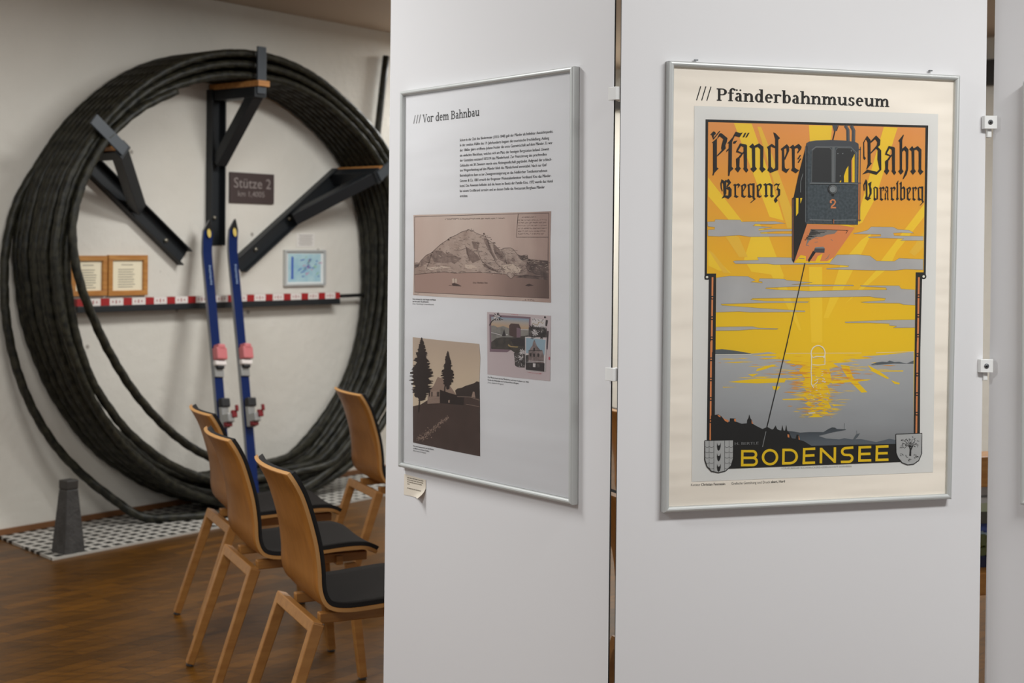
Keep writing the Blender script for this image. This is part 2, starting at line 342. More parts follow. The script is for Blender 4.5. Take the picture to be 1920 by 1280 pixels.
u0, u1, v0, v1 = rect_on(WALL, (535, 468), (611, 535), .02); o = wobj('map_frame', 'silver framed pale blue map on the wall right of the skis', 'picture frame', u0, v0); W_, H_ = u1 - u0, v1 - v0; fw = .014
mb = MB()
for c, d in (((W_ / 2, -.011, fw / 2), (W_, .02, fw)), ((W_ / 2, -.011, H_ - fw / 2), (W_, .02, fw)), ((fw / 2, -.011, H_ / 2), (fw, .02, H_ - 2 * fw)), ((W_ - fw / 2, -.011, H_ / 2), (fw, .02, H_ - 2 * fw))): mb.box(c, d, M_alu)
mb.build('frame', o, .002)
mb = MB(); mb.box((W_ / 2, -.005, H_ / 2), (W_ - fw, .006, H_ - fw), mat('map_border', (222, 226, 224), .7))
mb.box((W_ / 2, -.0086, H_ / 2), (W_ - .07, .001, H_ - .05), mat('pale_blue_map', (150, 190, 206), .7, noise=(14, (176, 206, 212), 4)))
rg = random.Random(3); m_b1, m_b2, m_b3 = mat('map_blue', (58, 92, 176), .7), mat('map_green', (150, 190, 150), .7), mat('map_pink', (190, 140, 170), .7)
mb.box((W_ * .2, -.0094, H_ * .5), (.018, .0006, H_ * .62), m_b1)
for q in range(34):
    x, z, a, l = rg.gauss(W_ * .58, W_ * .13), rg.gauss(H_ * .56, H_ * .13), rg.uniform(-.3, .9), rg.uniform(.02, .07)
    if .3 * W_ < x < .84 * W_ and .2 * H_ < z < .85 * H_: mb.bar((x, -.0094, z), (x + l * .5 * math.cos(a), -.0094, z + l * .5 * math.sin(a)), .006, .0005, (m_b1, m_b1, m_b2, m_b3)[q % 4], up=(0, 1, 0))
mb.build('map_print', o)
u0, u1, v0, v1 = rect_on(WALL, (558, 437), (591, 463)); o = wobj('paper_note', 'small white paper note with faint lines above the blue map', 'note', u0, v0); W_, H_ = u1 - u0, v1 - v0
mb = MB(); mb.box((W_ / 2, -.0015, H_ / 2), (W_, .002, H_), mat('white_paper', (224, 219, 212), .8))
for q in range(6): mb.box((W_ / 2, -.003, H_ * (.86 - q * .14)), (W_ * (.8 - .1 * (q % 2)), .0006, .005), mat('faint_ink', (168, 162, 156), .8))
mb.build('note_paper', o)

# ---------------------------------------------------------------- skis
M_blue = mat('blue_ski_topsheet', (4, 30, 82), .4, spec=.2, coat=.05); M_edge = mat('steel_ski_edge', (140, 142, 144), .4, metal=.5); M_tip = mat('black_ski_tip', (18, 18, 20), .3)
M_gold = mat('yellow_emblem', (206, 180, 90), .5); M_pink = mat('pink_red_binding', (196, 110, 112), .4); M_bred = mat('red_binding', (118, 20, 28), .4); M_silver = mat('silver_binding', (168, 168, 166), .35, metal=.6); M_bk = mat('black_binding', (26, 26, 28), .5)
def ski(label, tip, tail, nt, nb):
    s0, z0 = WALL.px(tail[0], tail[1], nb); s1, z1 = WALL.px(tip[0], tip[1], nt); o = wobj('ski', label, 'ski', s0, 0, 'blue skis leaning inside the coil')
    A = Vector((0, -nb, z0)); B = Vector((s1 - s0, -nt, z1)); d = (B - A).normalized(); L = (B - A).length
    side = d.cross(Vector((0, -1, 0))); side.normalize(); out = side.cross(d); out.normalize()
    if out.y > 0: out = -out; side = -side
    N = 26; rows = []
    for i in range(N + 1):
        t = i / N; w_ = .036 - .003 * math.sin(math.pi * min(1, t / .93))
        if t > .93: w_ = .036 * math.sqrt(max(0.0, 1 - ((t - .93) / .07) ** 2)) + .003
        bend = .0 if t < .86 else 1.6 * ((t - .86)) ** 1.8
        th = .011 + .008 * math.sin(math.pi * min(1, t / .95)); rows.append((A + d * (L * t) + out * bend, w_, th))
    mb = MB(); vs = []
    for p, w_, th in rows:
        vs += [p - side * w_, p + side * w_, p + side * w_ * .93 + out * th, p - side * w_ * .93 + out * th]
    for i in range(N):
        a, b2 = i * 4, i * 4 + 4; t = (i + .5) / N
        for q in range(4):
            mt = (M_tip if t > .945 else M_blue) if q == 2 else M_edge if q != 0 else M_bk
            k0 = len(mb.v); mb.add([vs[a + q], vs[a + (q + 1) % 4], vs[b2 + (q + 1) % 4], vs[b2 + q]], [(0, 1, 2, 3)], mt)
    mb.add(vs[:4], [(0, 1, 2, 3)], M_bk); mb.add(vs[-4:], [(3, 2, 1, 0)], M_bk)
    mb.build('ski_body', o)
    at = lambda t, u, h: A + d * (L * t) + side * u + out * h
    mb = MB(); q = rows[25]
    for a in range(10):
        pass
    P = [at(.952, .014 * math.cos(6.283 * j / 14), 0) + d * (.026 * math.sin(6.283 * j / 14)) + out * (rows[24][2] + .0115 + 1.6 * .092 ** 1.8 * .9) for j in range(14)]
    mb.add(P, [tuple(range(14))], M_gold); mb.build('tip_emblem', o)
    mb = MB(); rg = random.Random(9)
    for j in range(10): c = at(.765 + j * .0075, .002, .0205); mb.bar(c - side * rg.uniform(.005, .009), c + side * rg.uniform(.005, .009), .0065, .001, mat('pale_ski_lettering', (130, 150, 182), .5), up=tuple(out))
    mb.build('ski_lettering', o)
    M3 = lambda t, u, h: Matrix.Translation(at(t, u, h)) @ Matrix((side, d, out)).transposed().to_4x4()
    mb = MB(); mb.box((0, 0, 0), (.062, .10, .012), M_silver, M3(.455, 0, .024)); mb.build('binding_plate', o, .003)
    mb = MB(); mb.box((0, 0, 0), (.074, .07, .045), M_pink, M3(.505, 0, .046)); mb.box((0, .03, 0), (.05, .03, .05), M_pink, M3(.51, 0, .046)); mb.box((0, -.052, -.008), (.078, .03, .03), M_wp, M3(.505, 0, .046)); mb.box((0, -.075, -.01), (.05, .02, .03), M_bk, M3(.505, 0, .046)); mb.build('toe_binding', o, .008)
    mb = MB(); mb.box((0, 0, 0), (.05, .16, .03), M_silver, M3(.29, 0, .036)); mb.box((0, .06, .01), (.06, .05, .035), M_bk, M3(.29, 0, .036)); mb.box((0, -.03, .03), (.046, .05, .05), M_silver, M3(.29, 0, .04)); mb.build('heel_binding', o, .006)
    mb = MB(); mb.box((.02, -.01, .055), (.035, .04, .018), M_bred, M3(.29, 0, .04)); mb.box((.03, .02, .075), (.018, .035, .014), M_bred, M3(.29, 0, .035)); mb.box((0, -.06, .02), (.044, .03, .03), M_bred, M3(.29, 0, .04)); mb.build('heel_lever', o, .004)
ski('blue ski on the left of the pair, tail behind the chairs', (381, 417), (425, 932), .06, .45)
ski('blue ski on the right of the pair, tail standing free beside the chair', (429, 415), (475, 930), .06, .45)

# ---------------------------------------------------------------- floor mat and tapered post below the coil
def chk():
    m = bpy.data.materials.new('grid_pattern'); m.use_nodes = True; nt = m.node_tree; b = nt.nodes['Principled BSDF']; b.inputs['Roughness'].default_value = .5
    c = nt.nodes.new('ShaderNodeTexBrick'); c.offset = 0; c.inputs['Scale'].default_value = 1; c.inputs['Brick Width'].default_value = .067; c.inputs['Row Height'].default_value = .067; c.inputs['Mortar Size'].default_value = .0125; c.inputs['Mortar Smooth'].default_value = 0
    c.inputs['Color1'].default_value = col((24, 23, 20)); c.inputs['Color2'].default_value = col((24, 23, 20)); c.inputs['Mortar'].default_value = col((172, 168, 160))
    tc = nt.nodes.new('ShaderNodeTexCoord'); nt.links.new(tc.outputs['Object'], c.inputs['Vector']); nt.links.new(c.outputs['Color'], b.inputs['Base Color']); return m
M_chk = chk()
mb = MB(); vs = [(-.02, -.02), (-.15, -.665), (3.3, -.655), (3.3, -.02)]
mb.add([(x, y, .0) for x, y in vs] + [(x, y, .012) for x, y in vs], [(4, 5, 6, 7), (3, 2, 1, 0), (0, 1, 5, 4), (1, 2, 6, 5), (2, 3, 7, 6), (3, 0, 4, 7)], M_chk)
o = mb.build('floor_mat', loc=WALL.world(0, 0)); o.rotation_euler = (0, 0, WALL.rz); tag(o, 'floor mat of dark squares in a white grid under the hanging cable coil', 'mat')
o = thing('tapered_post', 'short tapered dark grey post standing at the left end of the grid patterned mat', 'post', (-2.105, 6.78, .012), WALL.rz)
mb = MB(); h = .30
mb.add([(sx * .056, sy * .056, 0) for sx, sy in ((-1, -1), (1, -1), (1, 1), (-1, 1))] + [(sx * .032, sy * .032, h) for sx, sy in ((-1, -1), (1, -1), (1, 1), (-1, 1))], [(3, 2, 1, 0), (4, 5, 6, 7), (0, 1, 5, 4), (1, 2, 6, 5), (2, 3, 7, 6), (3, 0, 4, 7)], mat('worn_grey_iron', (66, 64, 62), .7, noise=(18, (50, 48, 46), 5), bump=(40, .5)))
mb.build('post_shaft', o, .004)
mb = MB(); mb.box((0, 0, h + .022), (.066, .066, .044), mat('dark_iron_cap', (50, 47, 44), .6)); mb.build('post_cap', o, .005)

# ---------------------------------------------------------------- chairs
PROF = [(-.092, .832), (-.072, .80), (-.052, .76), (-.032, .70), (-.014, .63), (-.005, .56), (-.002, .505), (.012, .465), (.04, .443), (.09, .435), (.16, .437), (.24, .443), (.32, .448), (.37, .446), (.40, .437), (.42, .424)]
def shell(off0, off1, w_in, t0, t1, m_face, m_edge, name, parent, trim_top=0.0):
    # dense profile
    D = []
    for i in range(len(PROF) - 1):
        p0, p1, p2, p3 = [Vector(PROF[max(0, min(len(PROF) - 1, j))]) for j in (i - 1, i, i + 1, i + 2)]
        for j in range(4):
            t = j / 4; D.append(.5 * ((2 * p1) + (p2 - p0) * t + (2 * p0 - 5 * p1 + 4 * p2 - p3) * t * t + (3 * p1 - p0 - 3 * p2 + p3) * t ** 3))
    D.append(Vector(PROF[-1])); D = D[int(t0):len(D) - int(t1)]
    nw = 10; rows = []
    for i, p in enumerate(D):
        a, b_ = D[max(i - 1, 0)], D[min(i + 1, len(D) - 1)]; d = (b_ - a).normalized(); nrm = Vector((-d.y, d.x))     # towards the sitter
        back = max(0.0, min(1.0, (p.y - .47) / .2)); hw = (.205 - .008 * back) - w_in
        if p.y > .79: hw -= (p.y - .79) ** 2 * 4.0
        if p.x > .36: hw -= (p.x - .36) ** 2 * 5.0
        r0, r1 = [], []
        for j in range(nw + 1):
            y = -1 + 2 * j / nw; cur = .024 * back * (1 - y * y)          # the back bellies away from the sitter
            q = Vector((p.x - cur, p.y)) if back > 0 else p
            sag = -.008 * (1 - back) * (1 - y * y) if p.x > .02 else 0
            e0, e1 = q + nrm * off0, q + nrm * off1
            r0.append(Vector((e0.x, y * hw, e0.y + sag))); r1.append(Vector((e1.x, y * hw, e1.y + sag)))
        rows.append((r0, r1))
    mb = MB(); n = len(rows); w = nw + 1; V = [v for r in rows for v in r[0]] + [v for r in rows for v in r[1]]; O = n * w
    f_face, f_edge = [], []
    for i in range(n - 1):
        for j in range(nw):
            a = i * w + j; f_face += [(a, a + 1, a + w + 1, a + w), (O + a, O + a + w, O + a + w + 1, O + a + 1)]
        for j in (0, nw):
            a = i * w + j; f_edge.append((a, a + w, O + a + w, O + a))
    for i in (0, n - 1):
        for j in range(nw): a = i * w + j; f_edge.append((a, a + 1, O + a + 1, O + a))
    k = mb.m(m_face); mb.v = [tuple(v) for v in V]; k2 = mb.m(m_edge)
    for f in f_face: mb.f.append(list(f)); mb.mi.append(k); mb.smooth.append(True)
    for f in f_edge: mb.f.append(list(f)); mb.mi.append(k2); mb.smooth.append(False)
    o = mb.build(name, parent)
    bm = bmesh.new(); bm.from_mesh(o.data); bmesh.ops.recalc_face_normals(bm, faces=bm.faces); bm.to_mesh(o.data); bm.free()
    return o
CH = math.atan2(.404, .915)
def make_chair(label):
    t = thing('chair', label, 'chair', (0, 0, 0), CH, 'beech chairs set out in rows')
    shell(0.0, .011, 0.0, 0, 0, M_ply, M_plyedge, 'plywood_shell', t)
    shell(.0115, .0245, .004, 1, 1, M_pad, M_padedge, 'upholstery', t)
    for s in (1, -1):
        mb = MB(); mb.bar((-.135, s * .196, .008), (-.0, s * .186, .408), .027, .032, M_beech, up=(0, s, 0), w2=.036, h2=.03); lg = mb.build('rear_leg', t, .003)
        mb = MB(); mb.tube([(-.135, s * .196, 0), (-.132, s * .196, .01)], .014, M_glide, seg=10); mb.build('glide', lg)
        mb = MB(); mb.bar((.375, s * .185, .008), (.335, s * .165, .395), .027, .032, M_beech, up=(0, s, 0), w2=.036, h2=.03); lg = mb.build('front_leg', t, .003)
        mb = MB(); mb.tube([(.375, s * .185, 0), (.375, s * .185, .01)], .014, M_glide, seg=10); mb.build('glide', lg)
        mb = MB(); mb.bar((.02, s * .128, .408), (.402, s * .128, .412), .03, .03, M_beech); mb.build('side_rail', t, .003)
    mb = MB(); mb.bar((-.006, -.2, .397), (-.006, .2, .397), .03, .034, M_beech, up=(.3, 0, 1)); mb.build('rear_crossbar', t, .003)
    mb = MB(); mb.bar((.3, -.16, .405), (.3, .16, .405), .024, .03, M_beech); mb.build('front_crossbar', t, .003)
    return t
def copy_tree(o, parent=None):
    c = o.copy(); C.objects.link(c)
    if parent is not None: c.parent = parent
    for ch in list(o.children): copy_tree(ch, c)
    return c
ch0 = make_chair('wooden chair nearest the camera, its charcoal seat cut off by the white panel'); first = True
def place(mx, my, label, rot=0.0):
    global first
    o = ch0 if first else copy_tree(ch0); first = False; a = CH + rot
    o.location = (mx + .092 * math.cos(a), my + .092 * math.sin(a), 0); o.rotation_euler = (0, 0, a); o['label'] = label
place(-.70, 4.14, 'wooden chair nearest the camera, its charcoal seat cut off by the white panel')
place(-1.0, 4.82, 'wooden chair in the middle of the row of three left of the panel')
place(-1.21, 5.52, 'wooden chair at the far end of the row of three, nearest the skis')
place(-.729, 6.30, 'wooden chair standing alone further back, half hidden by the white panel')
place(.43, 5.62, 'farther wooden chair glimpsed through the slit between the two large panels')
place(.29, 3.66, 'nearer wooden chair glimpsed low in the slit between the two large panels')

# ---------------------------------------------------------------- display panels
def quad_panel(plane, label, tl, bl, tr, br, name='room_divider'):
    # edges read at y = 0 and y = 1280 of the photograph, carried on to the panel's foot and top
    def edge(a, b_):
        (u0, v0), (u1, v1) = plane.px(*a), plane.px(*b_); k = (u1 - u0) / (v1 - v0); return lambda v: u0 + k * (v - v0)
    e0, e1 = edge(tl, bl), edge(tr, br); z0, z1 = .12, 2.3; th = .0042
    uo = e0(0); o = thing(name, label, 'room divider', plane.world(uo, 0), plane.rz, 'white room dividers')
    pts = [(e0(z0) - uo, z0), (e1(z0) - uo, z0), (e1(z1) - uo, z1), (e0(z1) - uo, z1)]
    mb = MB(); fr = [(u, 0, v) for u, v in pts]; bk = [(u, th, v) for u, v in pts]
    mb.add(fr + bk, [(0, 1, 2, 3), (7, 6, 5, 4)], M_panel); mb.add(fr + bk, [(0, 4, 5, 1), (1, 5, 6, 2), (2, 6, 7, 3), (3, 7, 4, 0)], M_core)
    mb.build('board', o)
    for x in (pts[0][0] + .12, pts[1][0] - .12):
        mb = MB(); mb.box((x, th / 2, z0 / 2 + .01), (.03, .03, z0 + .06), M_alu); mb.box((x, th / 2, .006), (.06, .36, .012), M_alu); mb.build('foot', o, .002)
    return o
pan1 = quad_panel(P1, 'white panel on the left carrying the Vor dem Bahnbau sheet', (733, 0), (719, 1280), (1153, 0), (1139.8, 1280))
pan2 = quad_panel(P2, 'white panel in the middle carrying the yellow cable car poster', (1165.8, 0), (1152.8, 1280), (1851, 0), (1835, 1280))
_c = P2.world(P2.px(1858, 640)[0] + .002, 0); P3 = Plane((_c.x, _c.y), (.625, -.7805))
pan3 = quad_panel(P3, 'white panel cut off by the right edge of the picture', (1866, 0), (1846, 1280), (2900, 0), (2900, 1280))

# ---------------------------------------------------------------- clamps between the panels
def clamp(label, cx, cy, w_, h_, c, rz, screw, bend):
    # a clip bent along the two boards it holds; c is the point on the joint, w_ and h_ in metres
    o = thing('panel_clamp', label, 'clamp', c, rz, 'white clamps joining the panels')
    mb = MB(); hw, hh = w_ / 2, h_ / 2; fr = [(-hw, bend - .002), (-hw + .004, bend - .006), (-.001, -.010 if not screw else -.012), (hw - .004, bend - .006), (hw, bend - .002)]; bk_ = [(hw, bend), (0, .001 if not screw else .0), (-hw, bend)]
    if screw: fr = [(-hw, -.001), (-hw + .003, -.012), (hw - .003, -.012), (hw, -.001)]; bk_ = [(hw, .0), (-hw, .0)]
    pl = fr + bk_; n = len(pl); mb.add([(x, y, -hh) for x, y in pl] + [(x, y, hh) for x, y in pl], [tuple(range(n)), tuple(range(2 * n - 1, n - 1, -1))] + [(i, n + i, n + (i + 1) % n, (i + 1) % n) for i in range(n)], M_plastic); mb.build('clamp_body', o, .0012)
    if screw:
        mb = MB(); mb.tube([(-.001, -.011, 0), (-.001, -.0135, 0)], .0058, M_screw, seg=16); mb.tube([(-.001, -.0134, 0), (-.001, -.0139, 0)], .0026, M_core, seg=6); mb.build('screw', o)
        mb = MB(); mb.box((.001, .004, -.007 - hh), (.0105, .012, .026), M_plastic); mb.build('tongue', o, .002)
    else:
        mb = MB(); mb.box((0, .016, -.001), (.010, .034, h_ * .96), M_plastic); mb.build('tongue', o, .002)
def joint(plane, x, y):
    u, v = plane.px(x, y); return plane.world(u, v)
a12 = (P1.rz + P2.rz) / 2
for lab, x, y in (('upper white clamp between the left and middle panels', 1157.5, 175.5), ('lower white clamp between the left and middle panels', 1151.8, 701.5)):
    a_, b_ = joint(P1, x - 6.5, y), joint(P2, x + 6.5, y); clamp(lab, 0, 0, .042, .029, (a_ + b_) / 2 + Vector((math.sin(a12), -math.cos(a12), 0)) * .003, a12, False, .007)
a23 = P2.rz - .25
for lab, x, y in (('upper screwed white clamp between the middle and right panels', 1851.5, 230.5), ('lower screwed white clamp between the middle and right panels', 1844, 684.5)):
    a_, b_ = joint(P2, x - 7.5, y), joint(P3, x + 7.5, y); clamp(lab, 0, 0, .036, .031, (a_ + b_) / 2 + Vector((math.sin(a23), -math.cos(a23), 0)) * .010, a23, True, 0)

# ---------------------------------------------------------------- wooden display case seen through the right-hand slit
Dk = 4.7; rr = ray(1850, 900); o = thing('display_case', 'wooden case with a colourful relief seen through the right slit', 'display case', (rr[0] * Dk, Dk, 0), P2.rz)
zt = lambda y: EYE - (y - 477) / F * Dk
mb = MB(); z1, z0 = zt(856), zt(913); mb.box((0, .06, (z0 + z1) / 2), (.9, .12, z1 - z0), M_oak); mb.build('top_rail', o, .004)
z3, z2 = zt(1073), zt(1116); mb = MB(); mb.box((0, .06, (z3 + z2) / 2), (.9, .12, z3 - z2), M_oak); mb.build('bottom_rail', o, .004)
for q in (-1, 1):
    mb = MB(); mb.box((q * .49, .06, z1 / 2), (.08, .12, z1), M_oak); mb.build('post', o, .004)
m_relief = [mat('relief_' + n, c, .7) for n, c in (('white', (200, 198, 194)), ('grey', (140, 140, 138)), ('pale_green', (186, 192, 160)), ('dark', (86, 84, 74)), ('blue', (70, 84, 140)), ('pale_blue', (150, 164, 168)), ('olive', (96, 100, 58)), ('yellow', (178, 170, 76)), ('navy', (34, 38, 66)))]
mb = MB(); rg = random.Random(2); zz = z0; bands = [(917, 0), (930, 1), (945, 0), (952, 2), (970, 3), (985, 4), (1003, 5), (1016, 6), (1030, 7), (1040, 6), (1053, 8), (1073, 8)]
for (ya, q), (yb, _) in zip(bands, bands[1:]):
    N = 18; pa = [(-.45 + .9 * j / N, zt(ya) + rg.uniform(-.006, .006)) for j in range(N + 1)]; dp = .03 + rg.uniform(0, .03)
    for j in range(N):
        (xa, za), (xb, zb) = pa[j], pa[j + 1]; mb.bar(((xa + xb) / 2, dp + .03, (zt(ya) + zt(yb)) / 2 + rg.uniform(-.004, .004)), ((xa + xb) / 2, .11, (zt(ya) + zt(yb)) / 2), xb - xa + .002, zt(ya) - zt(yb) + .012, m_relief[q])
mb.build('relief', o)

# ---------------------------------------------------------------- printed sheets
def T(x0, y0, k): return lambda *pts: [(x0 + x / k, y0 + y / k) for x, y in pts]
class Art:                                     # flat printing on an upright sheet; points are read on the sheet's plane
    def __init__(s, plane, u0, v0, n): s.pl = plane; s.u0 = u0; s.v0 = v0; s.n = n; s.mb = MB(); s.c = 0
    def loc(s, p): u, v = s.pl.px(p[0], p[1], s.n); return (u - s.u0, v - s.v0)
    def flat(s, uv, mt, layer):
        tri = tessellate_polygon([[Vector((p[0], p[1], 0)) for p in uv]])
        s.c = (s.c + 1) % 20; e = s.c * 3e-6
        s.mb.add([(p[0], -(s.n + layer * .00013 + e), p[1]) for p in uv], [tuple(t) for t in tri], mt)
    def poly(s, pts, mt, layer=0): s.flat([s.loc(p) for p in pts], mt, layer)
    def line(s, pts, w, mt, layer=0, closed=False):     # a ribbon, width in photo pixels
        n = len(pts); L, R = [], []
        for i in range(n):
            a = pts[i - 1] if (i or closed) else pts[i]; b = pts[(i + 1) % n] if (i < n - 1 or closed) else pts[i]
            dx, dy = b[0] - a[0], b[1] - a[1]; l = math.hypot(dx, dy) or 1; ox, oy = -dy / l * w / 2, dx / l * w / 2
            L.append(s.loc((pts[i][0] + ox, pts[i][1] + oy))); R.append(s.loc((pts[i][0] - ox, pts[i][1] - oy)))
        s.c = (s.c + 1) % 20; y = -(s.n + layer * .00013 + s.c * 3e-6); m = n if closed else n - 1
        s.mb.add([(p[0], y, p[1]) for p in L] + [(p[0], y, p[1]) for p in R], [(i, (i + 1) % n, n + (i + 1) % n, n + i) for i in range(m)], mt)
    def disc(s, c, r, mt, layer=0, ry=None, seg=20): s.poly([(c[0] + r * math.cos(6.2832 * i / seg), c[1] + (ry or r) * math.sin(6.2832 * i / seg)) for i in range(seg)], mt, layer)
    def text(s, body, a, b, cap, mt, layer=1, bold=0):   # on the baseline from a to b, cap height in photo pixels
        vs, fs = text_mesh(body); x0 = min(p[0] for p in vs); x1 = max(p[0] for p in vs); A, B = s.loc(a), s.loc(b); up = s.loc((a[0], a[1] - cap)); h = up[1] - A[1]
        for k in range(1 + (1 if bold else 0)):
            o = k * bold * h; out = []
            for p in vs:
                t = (p[0] - x0) / (x1 - x0); out.append((A[0] + (B[0] - A[0]) * t + o, -(s.n + layer * .00013), A[1] + (B[1] - A[1]) * t + p[1] / .73 * h))
            s.mb.add(out, fs, mt)
    def scribble(s, a, b, h, mt, layer, seed, w=.5, gap=.18):   # handwriting too small to read
        rg = random.Random(seed); L = math.hypot(b[0] - a[0], b[1] - a[1]); x = 0; pts = []
        while x < L:
            t = x / L; base = (a[0] + (b[0] - a[0]) * t, a[1] + (b[1] - a[1]) * t)
            if rg.random() < gap and len(pts) > 2: s.line(pts, w, mt, layer); pts = []; x += h * .5; continue
            pts.append((base[0], base[1] - h * rg.choice((0, .2, .6, .9, 1.0)))); x += h * rg.uniform(.18, .42)
        if len(pts) > 2: s.line(pts, w, mt, layer)
# a slab-serif alphabet, x-height 1: each letter gives outlines and an advance
def band(cx, cy, rx, ry, a0, a1, wh, wv, n=14):
    A = [math.radians(a0 + (a1 - a0) * i / n) for i in range(n + 1)]
    return [(cx + rx * math.cos(a), cy + ry * math.sin(a)) for a in A] + [(cx + (rx - wh) * math.cos(a), cy + (ry - wv) * math.sin(a)) for a in reversed(A)]
def glyph(c, s, t):
    q = .11; tv = t * 1.1
    R = lambda x0, y0, x1, y1: [(x0, y0), (x1, y0), (x1, y1), (x0, y1)]
    foot = lambda x, y=0: R(x - q, y, x + s + q, y + t)
    def stem(x, y0, y1, top=1, bot=1):
        o = [R(x, y0, x + s, y1)]
        if top: o.append(R(x - q * 1.3, y1 - t, x + s * .5, y1))
        if bot: o.append(foot(x, y0))
        return o
    def arch(x, w_): return [band(x + s * .5 + (w_ + s * .5) / 2, .60, (w_ + s * .5) / 2, .41, 0, 165, s, t * 1.35), R(x + w_, 0, x + w_ + s, .62), foot(x + w_)]
    if c == 'n': return stem(.12, 0, 1) + arch(.12, .56 + s * .2), .12 + .56 + 1.2 * s + .14
    if c == 'h': return stem(.12, 0, 1.5) + arch(.12, .56 + s * .2), .12 + .56 + 1.2 * s + .14
    if c == 'm': w_ = .5 + s * .2; return stem(.12, 0, 1) + arch(.12, w_) + arch(.12 + w_, w_), .12 + 2 * w_ + s + .14
    if c == 'u': w_ = .56 + s * .2; return [R(.12, .38, .12 + s, 1), R(.02, 1 - t, .12 + s * .6, 1), band(.12 + (w_ + s * .5) / 2, .40, (w_ + s * .5) / 2, .41, 180, 345, s, t * 1.35), R(.12 + w_, 0, .12 + w_ + s, 1), R(.12 + w_ - q, 1 - t, .12 + w_ + s * .6, 1), R(.12 + w_, 0, .12 + w_ + s + q, t)], .12 + w_ + s + .14
    if c in 'ä' or c == 'a':
        o = [band(.40, .62, .33, .40, -5, 150, s, t * 1.3), R(.73 - s, .12, .73, .64), R(.73 - s, 0, .73 + q, t), band(.42, .30, .36, .32, 60, 330, s, t * 1.1)]
        if c == 'ä': o += [band(.24, 1.3, .10, .10, 0, 360, .0999, .0999), band(.60, 1.3, .10, .10, 0, 360, .0999, .0999)]
        return o, .9
    if c == 'e': return [band(.46, .5, .41, .52, 0, 315, s, t * 1.2, 22), R(.12, .48, .85, .48 + tv)], .94
    if c == 'o': return [band(.48, .5, .43, .52, 0, 360, s, t * 1.2, 24)], .98
    if c == 'd': return [band(.46, .5, .41, .52, 0, 360, s, t * 1.2, 24), R(.88 - s, 0, .88, 1.5), R(.88 - s - q * 1.3, 1.5 - t, .88 - s * .5, 1.5), R(.88 - s, 0, .88 + q, t)], 1.04
    if c == 'b': return [band(.56, .5, .41, .52, 0, 360, s, t * 1.2, 24), R(.12, 0, .12 + s, 1.5), R(.02, 1.5 - t, .12 + s * .6, 1.5)], 1.04
    if c == 'r': return stem(.12, 0, 1) + [band(.55, .62, .45, .40, 60, 165, s * .8, t * 1.5), band(.70, .86, .12, .12, 0, 360, .1199, .1199)], .84
    if c == 's': return [band(.40, .73, .32, .29, 20, 265, s * .95, t * 1.1), band(.40, .28, .35, .30, -265 + 180 - 5, 90 - 5, s * .95, t * 1.1) if False else band(.40, .27, .34, .29, -160, 95, s * .95, t * 1.1), R(.60, .70, .70, .98), R(.08, .02, .17, .32)], .82
    if c == 'f': return [R(.16, 0, .16 + s, 1.2), foot(.16), band(.5, 1.12, .34, .40, 35, 180, s, t * 1.3), R(.0, 1 - t, .62, 1), band(.70, 1.32, .11, .11, 0, 360, .1099, .1099)], .68
    if c == 'P': return [R(.16, 0, .16 + s, 1.42), foot(.16), R(.03, 1.42 - t, .7, 1.42), band(.62, 1.03, .46, .39, -90, 90, s * 1.05, t * 1.05), R(.3, .64, .64, .64 + t)], 1.16
    if c == 'B': return [R(.16, 0, .16 + s, 1.42), R(.03, 1.42 - t, .66, 1.42), R(.03, 0, .7, t), R(.3, .70, .66, .70 + t), band(.60, 1.07, .40, .35, -90, 90, s * 1.05, t * 1.05), band(.64, .40, .44, .40, -90, 90, s * 1.05, t * 1.05)], 1.2
    if c == 'V': return [[(.06, 1.42), (.06 + s * 1.1, 1.42), (.66, .0), (.5, .0)], [(1.06, 1.42), (.94, 1.42), (.52, .0), (.64, .0)], R(-.04, 1.42 - t, .42, 1.42), R(.80, 1.42 - t, 1.18, 1.42)], 1.14
    return [], .5
def slab(art, body, a, b, xh, mt, layer=1, s=.24, t=.12):
    out = []; x = 0
    for c in body:
        g, adv = glyph(c, s, t)
        for p in g: out.append([(q[0] + x, q[1]) for q in p])
        x += adv
    A, B = art.loc(a), art.loc(b); h = art.loc((a[0], a[1] - xh))[1] - A[1]
    for p in out: art.flat([(A[0] + (B[0] - A[0]) * q[0] / x, A[1] + (B[1] - A[1]) * q[0] / x + q[1] * h) for q in p], mt, layer)
def sheet_mat(name, rgb, rgb2=None, wrinkle=.0, rough=.55):
    m = bpy.data.materials.new(name); m.use_nodes = True; nt = m.node_tree; b = nt.nodes['Principled BSDF']; b.inputs['Base Color'].default_value = col(rgb); b.inputs['Roughness'].default_value = rough; b.inputs['Specular IOR Level'].default_value = .25
    if wrinkle:
        tc = nt.nodes.new('ShaderNodeTexCoord'); mp = nt.nodes.new('ShaderNodeMapping'); mp.inputs['Scale'].default_value = (2, 1, 10); n = nt.nodes.new('ShaderNodeTexNoise'); n.inputs['Scale'].default_value = 1.0; n.inputs['Detail'].default_value = 2
        bp = nt.nodes.new('ShaderNodeBump'); bp.inputs['Strength'].default_value = wrinkle; bp.inputs['Distance'].default_value = .05
        nt.links.new(tc.outputs['Object'], mp.inputs[0]); nt.links.new(mp.outputs[0], n.inputs['Vector']); nt.links.new(n.outputs['Fac'], bp.inputs['Height']); nt.links.new(bp.outputs[0], b.inputs['Normal'])
    MATS[name] = m; return m
